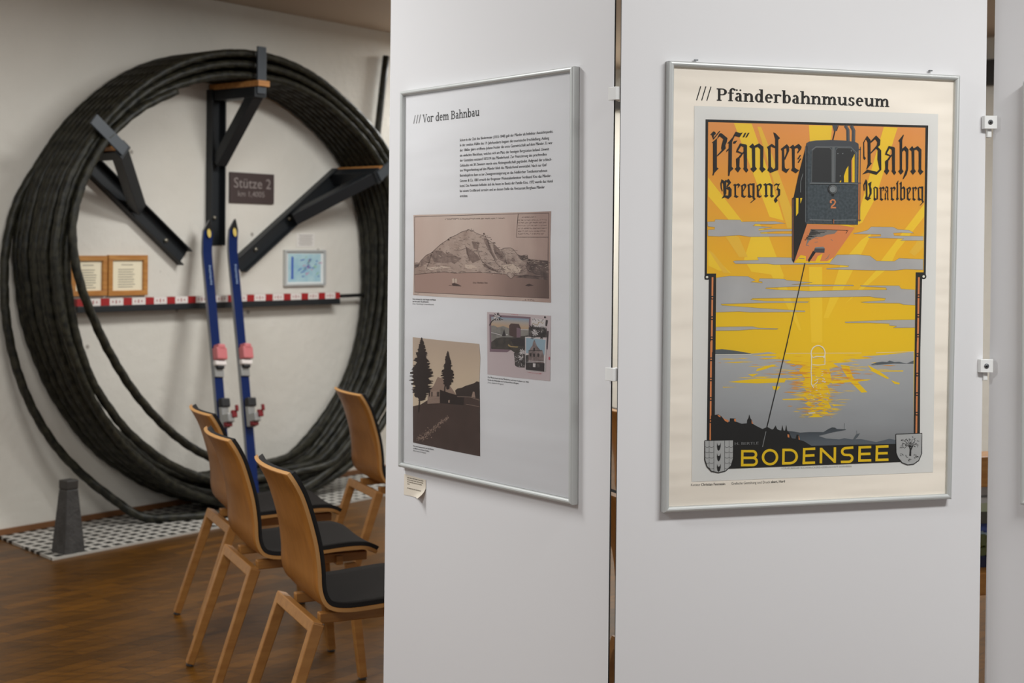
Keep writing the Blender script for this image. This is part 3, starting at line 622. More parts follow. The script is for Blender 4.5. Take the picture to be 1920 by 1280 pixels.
def framed(plane, label, corners, name='framed_poster', sheet=None, depth=.022, fw=.0125):
    # corners read on the frame's front edge: top left, top right, bottom right, bottom left
    q = [plane.px(x, y, depth) for x, y in corners]; u0 = min(p[0] for p in q); v0 = min(p[1] for p in q)
    o = thing(name, label, 'poster', plane.world(u0, v0), plane.rz, 'posters in aluminium frames')
    q = [Vector((p[0] - u0, p[1] - v0)) for p in q]
    def ins(d):
        out = []
        for i in range(4):
            e1 = (q[(i + 1) % 4] - q[i]).normalized(); e2 = (q[i - 1] - q[i]).normalized(); out.append(q[i] + (e1 + e2) * d)
        return out
    prof = [(0, .001), (0, .016), (.001, .019), (.003, .0212), (.006, .022), (.009, .0212), (.0115, .019), (fw, .017), (fw, .010)]
    mb = MB(); vs = []
    for d, n in prof: vs += [(p.x, -n, p.y) for p in ins(d)]
    fs = [(k * 4 + i, k * 4 + 4 + i, k * 4 + 4 + (i + 1) % 4, k * 4 + (i + 1) % 4) for k in range(len(prof) - 1) for i in range(4)]
    mb.add(vs, fs, M_alu, False); mb.build('aluminium_frame', o)
    mb = MB(); c = ins(fw - .002); mb.add([(p.x, -.0172, p.y) for p in c], [(3, 2, 1, 0)], M_glass); mb.build('glass_pane', o)
    art = Art(plane, u0, v0, .0112); ii = ins(fw - .003); art.inner = ii
    mb = MB(); mb.add([(p.x, -.0106, p.y) for p in ii] + [(p.x, -.002, p.y) for p in ii], [(0, 1, 2, 3), (7, 6, 5, 4), (0, 4, 5, 1), (1, 5, 6, 2), (2, 6, 7, 3), (3, 7, 4, 0)], sheet); art.back = mb
    return o, art
def grad(name, stops, axis=2, lo=0.0, hi=1.0, noise=0.0, nscale=6, stretch=(1, 1, 1)):   # printed colour that runs from one ink to another across the sheet
    m = bpy.data.materials.new(name); m.use_nodes = True; nt = m.node_tree; b = nt.nodes['Principled BSDF']; b.inputs['Roughness'].default_value = .55; b.inputs['Specular IOR Level'].default_value = .25
    tc = nt.nodes.new('ShaderNodeTexCoord'); sp = nt.nodes.new('ShaderNodeSeparateXYZ'); mr = nt.nodes.new('ShaderNodeMapRange'); mr.inputs[1].default_value = lo; mr.inputs[2].default_value = hi
    r = nt.nodes.new('ShaderNodeValToRGB'); e = r.color_ramp.elements
    while len(e) < len(stops): e.new(.5)
    for el, (p, c) in zip(e, stops): el.position = p; el.color = col(c)
    nt.links.new(tc.outputs['Object'], sp.inputs[0]); nt.links.new(sp.outputs[axis], mr.inputs[0]); out = mr.outputs[0]
    if noise:
        mp = nt.nodes.new('ShaderNodeMapping'); mp.inputs['Scale'].default_value = stretch; n = nt.nodes.new('ShaderNodeTexNoise'); n.inputs['Scale'].default_value = nscale; n.inputs['Detail'].default_value = 6
        nt.links.new(tc.outputs['Object'], mp.inputs[0]); nt.links.new(mp.outputs[0], n.inputs['Vector'])
        k = nt.nodes.new('ShaderNodeMath'); k.operation = 'MULTIPLY_ADD'; k.inputs[1].default_value = noise; k.inputs[2].default_value = -noise / 2; a = nt.nodes.new('ShaderNodeMath'); a.operation = 'ADD'
        nt.links.new(n.outputs['Fac'], k.inputs[0]); nt.links.new(k.outputs[0], a.inputs[0]); nt.links.new(out, a.inputs[1]); out = a.outputs[0]
    nt.links.new(out, r.inputs[0]); nt.links.new(r.outputs[0], b.inputs['Base Color']); MATS[name] = m; return m

# ================= the yellow cable car poster (middle panel)
S_cream = sheet_mat('cream_backing_paper', (242, 233, 220), wrinkle=.3)
po, ar = framed(P2, 'framed yellow cable car poster headed Pfänderbahnmuseum on the middle panel', [(1256, 113), (1802.5, 141), (1786, 936), (1246, 962)], sheet=S_cream)
M_ink = mat('heading_ink', (44, 42, 40), .65, spec=.2)
bk = Art(P2, ar.u0, ar.v0, .0108); bk.mb = ar.back
slab(bk, 'Pfänderbahnmuseum', (1343, 188.8), (1668, 201), 16.5, M_ink, 0, s=.265, t=.13)
for q in range(3): bk.line([(1313.9 + q * 9.6, 161.6 + q * .4), (1306 + q * 9.6, 188 + q * .4)], 1.9, M_ink, 0)
bk.text('Kurator', (1295.7, 911), (1313, 910.4), 5.0, M_ink, 0); bk.text('Christian Feerstein', (1314.5, 910.4), (1359.4, 909), 5.0, M_ink, 0, .06)
bk.text('Grafische Gestaltung und Druck', (1371.5, 908.5), (1444, 905.4), 5.0, M_ink, 0); bk.text('abart, Hard', (1445.5, 905.3), (1471.5, 904.2), 5.0, M_ink, 0, .06)
bk.mb.build('backing_sheet', po)
A = T(1230, 90, 2.845); M_ = T(1310, 390, 4.3636); L = T(1310, 640, 4.3636); Pc = T(1310, 210, 6.735); Cc = T(1440, 220, 4.267); Bd = T(1300, 780, 4.174); Vb = T(1600, 220, 7.113)
I_paper = sheet_mat('grey_poster_paper', (220, 219, 215)); I_blk = mat('poster_black', (40, 39, 38), .6, spec=.25)
vtop = ar.loc((1500, 230))[1]; vbot = ar.loc((1500, 850))[1]
I_sky = grad('poster_sky_inks', [(0, (228, 188, 36)), (.38, (230, 190, 36)), (.62, (228, 172, 44)), (.82, (224, 154, 62)), (1, (222, 148, 82))], 2, vbot, vtop, .14, 5, (1, 1, 2))
I_ray = grad('poster_ray_inks', [(0, (236, 198, 46)), (1, (234, 196, 58))], 2, vbot, vtop, .1, 8)
I_ray2 = mat('poster_pale_yellow', (226, 182, 64), .55, spec=.25); I_cloud = mat('poster_cloud_grey', (176, 175, 174), .55, spec=.25, noise=(10, (166, 165, 165), 4)); I_line = mat('poster_olive_line', (150, 128, 66), .6)
I_lake = grad('poster_lake_inks', [(0, (130, 131, 132)), (.5, (156, 157, 158)), (1, (172, 172, 172))], 2, vbot, ar.loc((1500, 665))[1], .35, 5, (1, 1, 3))
I_yel = mat('poster_yellow', (232, 192, 36), .55, spec=.25); I_org = mat('poster_orange', (218, 148, 50), .55, spec=.25); I_coral = mat('poster_coral', (212, 132, 82), .55, spec=.25); I_wht = mat('poster_white', (222, 218, 204), .6)
ar.poly([(1302, 198.3), (1759, 213.7), (1749.5, 885), (1297, 903)], I_paper, 0)
ar.poly(A((264, 380), (1452, 413)) + M_((1857, 575), (1828, 575), (1813, 1178)) + L((1810, 760), (1640, 985), (240, 1040), (65, 812)) + M_((75, 1178), (82, 585), (48, 585)), I_blk, 1)
ar.poly(A((278, 395), (1437, 425)) + M_((1840, 525), (1775, 525), (1766, 1178)) + L((1758, 750), (1758, 100), (135, 108)) + M_((138, 1178), (142, 535), (67, 535)), I_sky, 2)
for p in (A((415, 400), (510, 403), (600, 660), (680, 920), (605, 900)), A((278, 690), (278, 790), (425, 960), (520, 1000)), A((815, 412), (940, 414), (930, 500), (820, 500)), A((1215, 420), (1288, 425), (1170, 800), (1100, 930), (1060, 950)), A((1431, 830), (1430, 900), (1280, 1090), (1200, 1180), (1180, 1160)), A((278, 1080), (278, 1160), (330, 1185), (400, 1200)),
          M_((370, 420), (430, 520), (700, 560), (560, 200), (470, 100)), M_((900, 480), (1010, 480), (1010, 1100), (920, 1100)), M_((1160, 460), (1330, 260), (1420, 200), (1060, 900), (1020, 900)), M_((1480, 480), (1660, 270), (1560, 480), (1300, 700), (1200, 780)), M_((560, 480), (660, 470), (840, 1000), (820, 1000))): ar.poly(p, I_ray, 3)
for p in (A((560, 420), (600, 520), (760, 960), (700, 960), (540, 420)), M_((70, 330), (120, 370), (250, 530), (200, 530)), A((1428, 980), (1427, 1060), (1380, 1110), (1350, 1090)), M_((150, 130), (330, 240), (400, 400), (330, 400))): ar.poly(p, I_ray2, 3)
CL = [[(70, 112), (130, 110), (135, 93), (340, 97), (350, 112), (620, 108), (710, 125), (600, 132), (460, 130), (440, 145), (520, 150), (600, 155), (490, 170), (490, 182), (600, 170), (765, 172), (765, 188), (640, 190), (500, 200), (510, 208), (765, 210), (765, 230), (640, 232), (420, 235), (330, 222), (170, 232), (75, 228), (75, 178), (130, 175), (130, 155), (75, 150)],
      [(1265, 205), (1330, 195), (1385, 178), (1410, 152), (1590, 155), (1630, 175), (1720, 180), (1760, 205), (1650, 200), (1590, 205), (1600, 225), (1700, 228), (1838, 230), (1838, 265), (1650, 265), (1680, 250), (1540, 245), (1390, 243), (1385, 235), (1490, 230), (1490, 215), (1270, 210)],
      [(280, 435), (300, 430), (490, 425), (480, 402), (640, 402), (760, 405), (770, 440), (1075, 440), (1130, 382), (1300, 380), (1400, 390), (1455, 432), (1600, 435), (1640, 410), (1836, 418), (1836, 505), (1690, 500), (1600, 510), (1400, 508), (1045, 500), (1045, 492), (1220, 482), (1230, 472), (1060, 458), (870, 460), (620, 462), (560, 455), (300, 455)],
      [(142, 570), (250, 555), (400, 558), (465, 590), (420, 605), (520, 612), (520, 602), (490, 598), (500, 575), (700, 580), (720, 590), (930, 608), (760, 625), (1260, 628), (1270, 635), (830, 640), (780, 642), (550, 652), (545, 658), (640, 668), (900, 678), (1300, 670), (1540, 668), (1530, 650), (1330, 640), (1320, 632), (1640, 635), (1655, 660), (1770, 668), (1770, 795), (1680, 790), (1640, 778), (1380, 775), (1325, 768), (1520, 755), (1530, 738), (1440, 732), (1400, 722), (1000, 730), (760, 735), (440, 738), (425, 748), (540, 760), (900, 765), (890, 772), (540, 775), (420, 778), (180, 785), (190, 795), (400, 810), (520, 820), (870, 840), (870, 848), (420, 852), (330, 845), (200, 850), (140, 852)],
      [(1195, 930), (1440, 920), (1560, 915), (1768, 912), (1768, 978), (1590, 980), (1620, 965), (1560, 960), (1560, 945), (1400, 938), (1200, 938)], [(142, 972), (250, 970), (440, 968), (490, 980), (650, 985), (640, 992), (450, 990), (330, 1000), (140, 1002)]]
for c in CL: ar.poly(M_(*c), I_cloud, 4); ar.line(M_(*c), .5, I_line, 5, True)
# the lake, islands, glitter
ar.poly(L((135, 106), (640, 101), (1758, 86), (1758, 750), (1758, 850), (130, 850)), I_lake, 4)
ar.poly(L((640, 98), (1740, 84), (1540, 108), (1330, 122), (1420, 138), (1180, 150), (1240, 168), (1100, 178), (1140, 205), (1070, 230), (1090, 330), (1050, 360), (1075, 420), (1060, 500), (1085, 540), (1040, 560), (1060, 590), (980, 600), (1020, 618), (890, 620), (940, 600), (885, 570), (920, 540), (870, 510), (900, 480), (850, 440), (880, 400), (845, 360), (870, 300), (820, 240), (850, 200), (760, 180), (700, 170), (760, 150), (560, 140), (640, 122), (430, 112)), I_yel, 5)
for p in ([(600, 188), (480, 222), (465, 245), (540, 228), (640, 190)], [(400, 268), (490, 262), (440, 288)], [(1380, 190), (1470, 240), (1560, 300), (1540, 306), (1420, 245)], [(1570, 315), (1645, 340), (1640, 352), (1600, 345)], [(1160, 190), (1230, 200), (1260, 290), (1380, 415), (1330, 418), (1240, 330), (1180, 240)], [(240, 330), (480, 302), (720, 300), (700, 335), (480, 342), (330, 338)], [(195, 370), (315, 372), (200, 376)], [(680, 470), (860, 462), (870, 480), (690, 478)], [(1080, 320), (1410, 308), (1380, 320), (1090, 345)], [(1380, 236), (1675, 236), (1670, 246), (1420, 246)], [(600, 365), (670, 368), (640, 400), (610, 392)], [(1090, 512), (1210, 520), (1100, 528)]): ar.poly(L(*p), I_yel, 5)
rg = random.Random(11)
def slivers(n, xr, yr, ink, layer, ln=(30, 130), th=(2.5, 7)):
    for i in range(n):
        y = rg.uniform(*yr); x = rg.gauss(*xr(y)); l = rg.uniform(*ln); t = rg.uniform(*th)
        if 150 < x - l / 2 and x + l / 2 < 1745: ar.poly(L((x - l / 2, y), (x - l * .1, y - t / 2), (x + l / 2, y - t * .1), (x + l * .15, y + t / 2)), ink, layer)
wide = lambda y: (960, 330 if y < 200 else 160 if y < 330 else 75)
slivers(190, lambda y: (970, 360 if y < 180 else 240 if y < 330 else 100 if y < 420 else 70), (104, 600), I_yel, 5, (50, 190), (4, 9)); slivers(90, wide, (112, 610), I_org, 6); slivers(26, lambda y: (820, 60), (180, 480), I_org, 6, (40, 130), (5, 12)); slivers(34, lambda y: (1150, 110), (200, 360), I_org, 6, (40, 140), (4, 10))
slivers(60, wide, (130, 600), I_lake, 7, (20, 90), (2, 4)); slivers(40, lambda y: (980, 60), (430, 590), I_lake, 7, (20, 70), (3, 7)); slivers(60, lambda y: (980, 90), (300, 620), I_yel, 7, (20, 90), (2, 5)); slivers(30, lambda y: (975, 40), (230, 520), I_wht, 8, (8, 26), (3, 6))
ar.poly(L((135, 66), (190, 62), (260, 70), (330, 80), (430, 98), (430, 104), (135, 105)), mat('poster_slate', (84, 90, 94), .6), 6); ar.poly(L((420, 100), (520, 92), (570, 86), (640, 99), (430, 104)), I_cloud, 6)
I_slate = MATS['poster_slate']; ar.poly(L((1405, 190), (1450, 172), (1500, 165), (1540, 168), (1560, 155), (1600, 168), (1640, 166), (1700, 180), (1758, 154), (1758, 182), (1600, 180), (1420, 194)), I_slate, 6)
ar.line(L((135, 107), (430, 105)), .9, I_wht, 7); ar.line(L((710, 97), (1330, 94)), .6, I_wht, 8); ar.line(L((1450, 92), (1758, 82)), .7, I_wht, 8)
ar.line([L((975 + 57 * math.cos(math.radians(a)), 95 - 62 * math.sin(math.radians(a))))[0] for a in range(-40, 221, 12)], 1.9, I_wht, 9)
ar.line(L((920, 110), (922, 180), (918, 250), (922, 300), (920, 350), (940, 380)), 1.6, I_wht, 9); ar.line(L((1031, 110), (1030, 188), (975, 193), (930, 190)), 1.6, I_wht, 9); ar.line(L((930, 132), (960, 122), (1010, 124), (1030, 120)), 1.5, I_wht, 9)
ar.line(L((945, 320), (975, 310), (970, 330), (945, 350)), 1.2, I_wht, 9); ar.line(L((1010, 300), (1030, 310), (1005, 325), (1035, 335)), 1.4, I_wht, 9); ar.poly(L((890, 582), (950, 580), (955, 586), (900, 590)), I_wht, 9)
# far shore, town
ar.poly(L((560, 715), (770, 735), (830, 745), (900, 740), (1020, 740), (1060, 715), (1090, 702), (1115, 704), (1130, 715), (1205, 718), (1200, 724), (1100, 742), (980, 772), (1040, 792), (1150, 800), (1190, 790), (1250, 800), (1330, 798), (1450, 822), (1560, 795), (1615, 806), (1615, 845), (930, 860), (700, 800)), grad('poster_far_shore', [(0, (92, 98, 104)), (1, (62, 66, 70))], 2, ar.loc((1500, 830))[1], ar.loc((1500, 802))[1]), 6)
ar.poly(L((1258, 805), (1282, 765), (1290, 757), (1318, 750), (1300, 780), (1270, 808)), I_slate, 7); ar.line(L((1292, 760), (1290, 728)), .8, I_slate, 7); ar.line(L((1190, 716), (1192, 668)), .6, I_slate, 7)
ar.poly(L((100, 605), (130, 600), (160, 596), (185, 612), (200, 630), (240, 655), (252, 655), (255, 628), (300, 630), (305, 655), (350, 672), (393, 668), (396, 640), (405, 628), (413, 595), (422, 628), (432, 640), (445, 675), (470, 690), (520, 715), (560, 698), (600, 720), (612, 712), (628, 686), (640, 715), (674, 735), (683, 682), (693, 728), (706, 728), (715, 682), (724, 732), (740, 745), (760, 790), (790, 795), (800, 760), (815, 762), (825, 805), (860, 815), (930, 858), (930, 900), (100, 900)), I_blk, 8)
for p in ([(190, 616), (205, 630), (245, 645), (238, 662), (212, 648)], [(288, 632), (302, 632), (305, 656), (290, 652)], [(430, 640), (445, 674), (432, 670)], [(724, 758), (738, 760), (740, 786), (726, 782)], [(816, 766), (826, 802), (816, 802)], [(150, 600), (168, 602), (180, 618), (165, 616)]): ar.poly(L(*p), I_coral, 9)
ar.poly(L((240, 1040), (200, 850), (930, 852), (1615, 836), (1650, 984)), I_blk, 8)
ar.text('H. BERTLE', L((293, 846))[0], L((487, 841))[0], 5.4, mat('poster_grey_letters', (140, 140, 140), .6), 10, .05)
W_ = 4.6
def bd(*strokes):
    for st_ in strokes: ar.line(Bd(*st_), W_, I_yel, 10)
arc = lambda cx, cy, rx, ry, a0, a1, n=10: [(cx + rx * math.cos(math.radians(a0 + (a1 - a0) * i / n)), cy - ry * math.sin(math.radians(a0 + (a1 - a0) * i / n))) for i in range(n + 1)]
bd([(382, 264), (380, 391)], [(374, 273)] + arc(462, 299, 27, 26, 90, -90) + [(384, 326)], [(384, 325)] + arc(464, 353, 30, 28, 90, -90) + [(372, 382)])
ar.line(Bd(*arc(598, 320, 55, 55, 0, 342, 24)), W_, I_yel, 10, True)
bd([(704, 254), (702, 378)], [(696, 263)] + arc(752, 315, 55, 52, 90, -90, 14) + [(692, 368)])
bd([(866, 250), (862, 374)], [(856, 258), (952, 253)], [(866, 309), (946, 305)], [(852, 366), (950, 362)])
bd([(998, 246), (996, 368)], [(996, 252), (1106, 358)], [(1106, 242), (1104, 364)])
bd([(1250, 244), (1195, 249)] + arc(1192, 276, 30, 27, 90, 250, 8) + [(1210, 303)] + arc(1212, 329, 30, 27, 85, -90, 8) + [(1152, 357)])
for x, y in ((1300, 236), (1435, 231)): bd([(x, y), (x - 3, y + 118)], [(x - 10, y + 8), (x + 90, y + 4)], [(x, y + 60), (x + 84, y + 57)], [(x - 12, y + 111), (x + 90, y + 108)])
ar.text('VORARLBERGER BUCHDRUCKEREI-GESELLSCHAFT DORNBIRN', Bd((688, 416))[0], Bd((1237, 399))[0], 3.6, mat('faint_imprint', (146, 144, 140), .7), 2)
# side columns, hinges, shields
for x0, x1, xm0, xm1, by, my in ((113, 105, 102, 95, (145, 310, 470, 650), (733, 900, 1065)), (1801, 1791, 1791, 1780, (110, 270, 430, 590), (720, 880, 1043))):
    ar.line(M_((x0, 565), (x1, 1178)), 3.2, I_coral, 3); ar.line(L((xm0, 0), (xm1, 806 if x0 < 500 else 752)), 3.2, I_coral, 3)
    for y in my: c = M_((x0 + (x1 - x0) * (y - 565) / 613, y))[0]; ar.disc(c, 3.6, I_blk, 4); ar.disc(c, 1.6, I_coral, 5)
    for y in by: c = L((xm0 + (xm1 - xm0) * y / 800, y))[0]; ar.disc(c, 3.6, I_blk, 4); ar.disc(c, 1.6, I_coral, 5)
for c in ((68, 564), (1840, 559)): ar.disc(M_(c)[0], 5.2, I_blk, 2); ar.disc(M_(c)[0], 2.3, I_wht, 3)
I_sh = mat('shield_grey', (172, 172, 170), .6)
sl = [(88, 190), (310, 185), (310, 330), (293, 388), (250, 428), (195, 441), (140, 430), (105, 392), (88, 340)]; ar.poly(Bd(*sl), I_sh, 11); ar.line(Bd(*sl), 1.6, I_blk, 12, True)
sr = [(1583, 140), (1787, 133), (1785, 290), (1762, 345), (1722, 374), (1675, 380), (1630, 362), (1598, 322), (1584, 285)]; ar.poly(Bd(*sr), I_sh, 11); ar.line(Bd(*sr), 1.6, I_blk, 12, True)
for x in (158, 243): ar.line(Bd((x, 190), (x, 432 if x == 158 else 430)), .7, I_blk, 12)
for x in (122, 278): ar.line(Bd((x, 190), (x, 405)), .5, I_blk, 12)
for r_ in range(5):
    for xa, xb in ((90, 122), (122, 158), (243, 278), (278, 309)):
        y = 236 + r_ * 42
        if y < 400 or xb in (158, 278): ar.line(Bd(*[(xa + (xb - xa) * j / 6, y + 8 * math.sin(math.pi * j / 6)) for j in range(7)]), .6, I_blk, 12)
for y in (205, 287, 370): ar.poly(Bd((184, y), (190, y + 22), (197, y + 24), (204, y + 20), (212, y), (212, y + 32), (205, y + 55), (196, y + 66), (186, y + 56), (182, y + 30)), I_blk, 12)
ar.poly(Bd((1686, 310), (1690, 260), (1680, 225), (1694, 228), (1698, 250), (1710, 228), (1718, 232), (1703, 265), (1702, 312)), I_blk, 12)
rg = random.Random(4)
for i in range(34):
    a = rg.uniform(-.2, 3.4); r_ = rg.uniform(25, 84); x, y = 1692 + r_ * math.cos(a), 232 - r_ * math.sin(a) * .95; x = min(1772, max(1600, x)); ar.line(Bd((x, y), (x + rg.uniform(-9, 9), y + rg.uniform(4, 12)), (x + rg.uniform(-14, 14), y + rg.uniform(-6, 16))), .8, I_blk, 12)
for i in range(7):
    a = .35 + i * .4; ar.line(Bd((1694, 245), (1692 + 34 * math.cos(a), 232 - 34 * math.sin(a)), (1692 + 62 * math.cos(a + .12), 232 - 60 * math.sin(a))), .9, I_blk, 12)
for i in range(16):
    x = rg.uniform(1615, 1755); y = 355 - abs(x - 1685) * .5 - rg.uniform(0, 30); ar.line(Bd((x, y), (x + rg.uniform(-10, 10), y - rg.uniform(4, 14)), (x + rg.uniform(4, 14), y)), .8, I_blk, 12)
# the cable car
I_body = mat('poster_car_grey', (68, 77, 82), .55, noise=(160, (48, 57, 61), 6)); I_roof = mat('poster_car_roof', (62, 65, 70), .55); I_win = mat('poster_car_window', (36, 36, 36), .5); I_lt = mat('poster_car_light_line', (124, 128, 128), .6); I_mid = mat('poster_car_mullion', (100, 102, 102), .6)
ar.line(M_((868, 450), (705, 1178)), 1.7, I_blk, 10); ar.line(L((725, 0), (553, 715)), 1.9, I_blk, 10); ar.line(L((548, 735), (520, 862)), 1.1, MATS['poster_grey_letters'], 11)
ar.line(Cc((617, 66), (638, 100), (640, 195)), 6, I_roof, 6); ar.line(Cc((665, 66), (684, 105), (682, 208)), 6.5, I_roof, 6); ar.line(Cc((628, 72), (645, 105), (646, 190)), 1.2, I_mid, 7); ar.line(Cc((676, 72), (690, 108), (688, 200)), 1.2, I_mid, 7)
ar.line(Cc((545, 66), (516, 185)), 2.4, I_blk, 6); ar.poly(Cc((513, 60), (558, 62), (545, 108), (527, 112)), I_roof, 7); ar.line(Cc((562, 66), (548, 108)), 1.1, I_blk, 6)
ar.poly(Cc((308, 205), (240, 470), (205, 635), (192, 650), (190, 1140), (204, 1162), (312, 852)), I_blk, 9)
ar.line(Cc((192, 645), (192, 1142)), .8, I_roof, 10); ar.line(Cc((198, 655), (198, 1135)), .6, I_coral, 10)
ar.poly(Cc((222, 645), (242, 645), (240, 765), (222, 790)), I_yel, 10); ar.poly(Cc((256, 645), (272, 645), (258, 690)), I_yel, 10); ar.line(Cc((278, 450), (260, 510), (258, 600)), .9, I_lt, 10)
ar.poly(Cc((305, 207), (325, 194), (380, 185), (500, 180), (620, 186), (700, 198), (722, 212), (724, 240), (718, 858), (300, 850)), I_body, 10)
ar.poly(Cc((305, 207), (325, 194), (380, 185), (500, 180), (620, 186), (700, 198), (722, 212), (722, 262), (700, 262), (660, 236), (380, 234), (345, 262), (305, 262)), I_roof, 11)
wl = [(350, 268), (380, 240), (490, 242), (508, 262), (508, 520), (346, 520)]; wr = [(538, 262), (556, 243), (662, 246), (698, 288), (694, 520), (534, 520)]
for w_ in (wl, wr): ar.poly(Cc(*w_), I_win, 12); ar.line(Cc(*w_), 1.1, I_mid, 13, True)
ar.line(Cc((521, 240), (520, 522)), 4.6, I_mid, 13)
for p in ([(606, 520), (604, 470), (622, 415), (640, 388), (640, 520)], [(664, 520), (664, 345), (690, 292), (690, 520)], [(568, 520), (582, 500), (582, 520)]): ar.poly(Cc(*p), I_yel, 13)
ar.poly(Cc((664, 345), (672, 325), (672, 520), (664, 520)), I_coral, 14)
for p in ((556, 290), (595, 290), (664, 268), (575, 468)): ar.disc(Cc(p)[0], 1.1, I_lt, 14)
ar.line(Cc((345, 262), (380, 235), (662, 238), (704, 282), (702, 520)), .9, I_lt, 14); ar.line(Cc((330, 526), (715, 532)), 1.3, I_lt, 14); ar.line(Cc((335, 534), (700, 537)), .9, I_blk, 14)
c = Cc((513, 576))[0]; ar.disc(c, 9.4, I_blk, 13); ar.disc((c[0] + .8, c[1] - .3), 8.2, I_mid, 14); ar.disc((c[0] - .3, c[1] + .3), 6.6, I_blk, 15); ar.disc((c[0] + .2, c[1]), 5.8, I_lt, 16); ar.poly(Cc((503, 612), (528, 612), (524, 634), (506, 630)), I_blk, 13)
ar.line(Cc((497, 682), (498, 668), (512, 658), (528, 662), (536, 676), (528, 694), (506, 712), (498, 722), (541, 722)), 2.7, I_coral, 13); ar.disc(Cc((500, 679))[0], 1.9, I_coral, 13)
ar.line(Cc((330, 819), (506, 823)), 1.3, I_lt, 13); ar.line(Cc((526, 823), (702, 820)), 1.3, I_lt, 13); ar.line(Cc((516, 812), (516, 850)), 1.5, I_blk, 13); ar.line(Cc((523, 816), (523, 850)), .9, I_coral, 13)
ar.line(Cc((299, 230), (297, 838)), 1.1, I_mid, 13); ar.line(Cc((311, 230), (309, 838)), .9, I_blk, 13); ar.line(Cc((725, 520), (724, 830)), 1.6, I_coral, 12); ar.line(Cc((738, 235), (732, 832)), 1.0, I_roof, 12)
for y in (255, 525, 822): ar.line(Cc((715, y), (742, y)), 1.4, I_roof, 12)
ar.poly(Cc((310, 854), (620, 862), (692, 882), (492, 1165), (205, 1163)), I_coral, 10); ar.poly(Cc((560, 858), (640, 858), (690, 880), (640, 872)), I_yel, 11)
ar.poly(Cc((340, 896), (555, 904), (530, 930), (470, 938), (430, 955), (380, 958), (330, 985), (300, 1030), (315, 960)), mat('poster_car_belly', (122, 118, 112), .6), 11)
for i in range(16): y = 900 + i * 5.2; x = 336 - i * 3.2 + rg.uniform(0, 14); ar.line(Cc((x, y), (x + rg.uniform(40, 150) * (1 - i / 20), y + rg.uniform(-3, 5))), .9, I_blk, 12)
ar.line(Cc((340, 895), (640, 903)), .8, I_blk, 12)
ar.line(Cc((625, 904), (632, 912), (620, 930)), .9, I_blk, 12)
for a, b_ in (((300, 1020), (325, 1026)), ((370, 965), (400, 972)), ((370, 1000), (395, 995)), ((245, 1128), (290, 1130)), ((455, 1135), (480, 1120)), ((470, 1128), (490, 1095)), ((500, 975), (515, 985))): ar.line(Cc(a, b_), .9, MATS['poster_car_belly'], 12)
ar.poly(Cc((215, 1150), (260, 1100), (300, 1110), (300, 1150), (470, 1150), (520, 1120), (492, 1165), (207, 1163)), I_yel, 11); ar.poly(Cc((395, 1110), (435, 1090), (410, 1160), (370, 1160)), I_yel, 12)
ar.poly(Cc((372, 1046), (452, 1048), (448, 1082), (362, 1080)), I_roof, 13); ar.poly(Cc((376, 1038), (440, 1034), (452, 1048), (372, 1048)), I_lt, 13); ar.poly(Cc((358, 1066), (378, 1082), (324, 1160), (317, 1138)), I_blk, 14)
# blackletter: each letter from broad pen strokes, read in one large hand
BL = {}
BL['P'] = [[(145, 285), (180, 245), (205, 250), (215, 275), (190, 300), (185, 340), (170, 315), (165, 290)], [(176, 340), (260, 236), (270, 244), (186, 348)], [(262, 268), (290, 270), (362, 330), (352, 380), (335, 420), (340, 460), (310, 490), (235, 560), (230, 545), (290, 480), (283, 455), (290, 410), (310, 340), (265, 305), (232, 340), (232, 330)], [(165, 385), (228, 330), (228, 700), (250, 712), (195, 770), (185, 800), (172, 795), (180, 760), (180, 390)]]
BL['f'] = [[(360, 395), (425, 320), (420, 345), (415, 690), (437, 715), (395, 755), (385, 805), (370, 805), (375, 480), (345, 510), (352, 480), (378, 455), (380, 395)], [(415, 340), (465, 248), (520, 265), (555, 258), (515, 318), (455, 300), (420, 375)], [(430, 395), (440, 370), (488, 358), (460, 398)]]
BL['"'] = [[(552, 318), (580, 262), (600, 262), (572, 318)], [(588, 320), (620, 262), (640, 262), (606, 320)]]
BL['a'] = [[(480, 470), (520, 395), (600, 410), (608, 440), (560, 440), (535, 425), (495, 490), (560, 522), (524, 580), (505, 566), (535, 524), (470, 505)], [(470, 590), (500, 566), (516, 585), (512, 690), (530, 712), (495, 762), (455, 715), (475, 695)], [(565, 430), (608, 420), (608, 705), (625, 735), (600, 765), (560, 715), (570, 695)], [(505, 560), (560, 500), (572, 512), (516, 580)]]
BL['n'] = [[(635, 435), (680, 395), (710, 440), (712, 690), (735, 718), (690, 762), (650, 715), (675, 695), (670, 460)], [(700, 425), (760, 395), (815, 440), (812, 695), (845, 722), (800, 765), (765, 715), (775, 690), (775, 470), (745, 440), (712, 450)]]
BL['d'] = [[(860, 440), (905, 415), (912, 690), (940, 720), (960, 738), (905, 768), (865, 735), (880, 700), (875, 470)], [(870, 435), (920, 400), (968, 435), (960, 455), (915, 435), (905, 450)], [(940, 255), (970, 270), (1025, 330), (1003, 350), (1003, 715), (1000, 730), (905, 768), (930, 735), (965, 700), (965, 340)]]
BL['o'] = [BL['d'][0], BL['d'][1], [(930, 420), (968, 415), (1003, 440), (1003, 715), (1000, 730), (905, 768), (930, 735), (965, 700), (965, 440)]]
BL['e'] = [[(1035, 465), (1075, 440), (1085, 700), (1105, 722), (1148, 710), (1105, 770), (1050, 735), (1050, 490)], [(1040, 460), (1110, 405), (1140, 440), (1140, 490), (1088, 605), (1080, 585), (1110, 500), (1106, 455), (1075, 468)]]
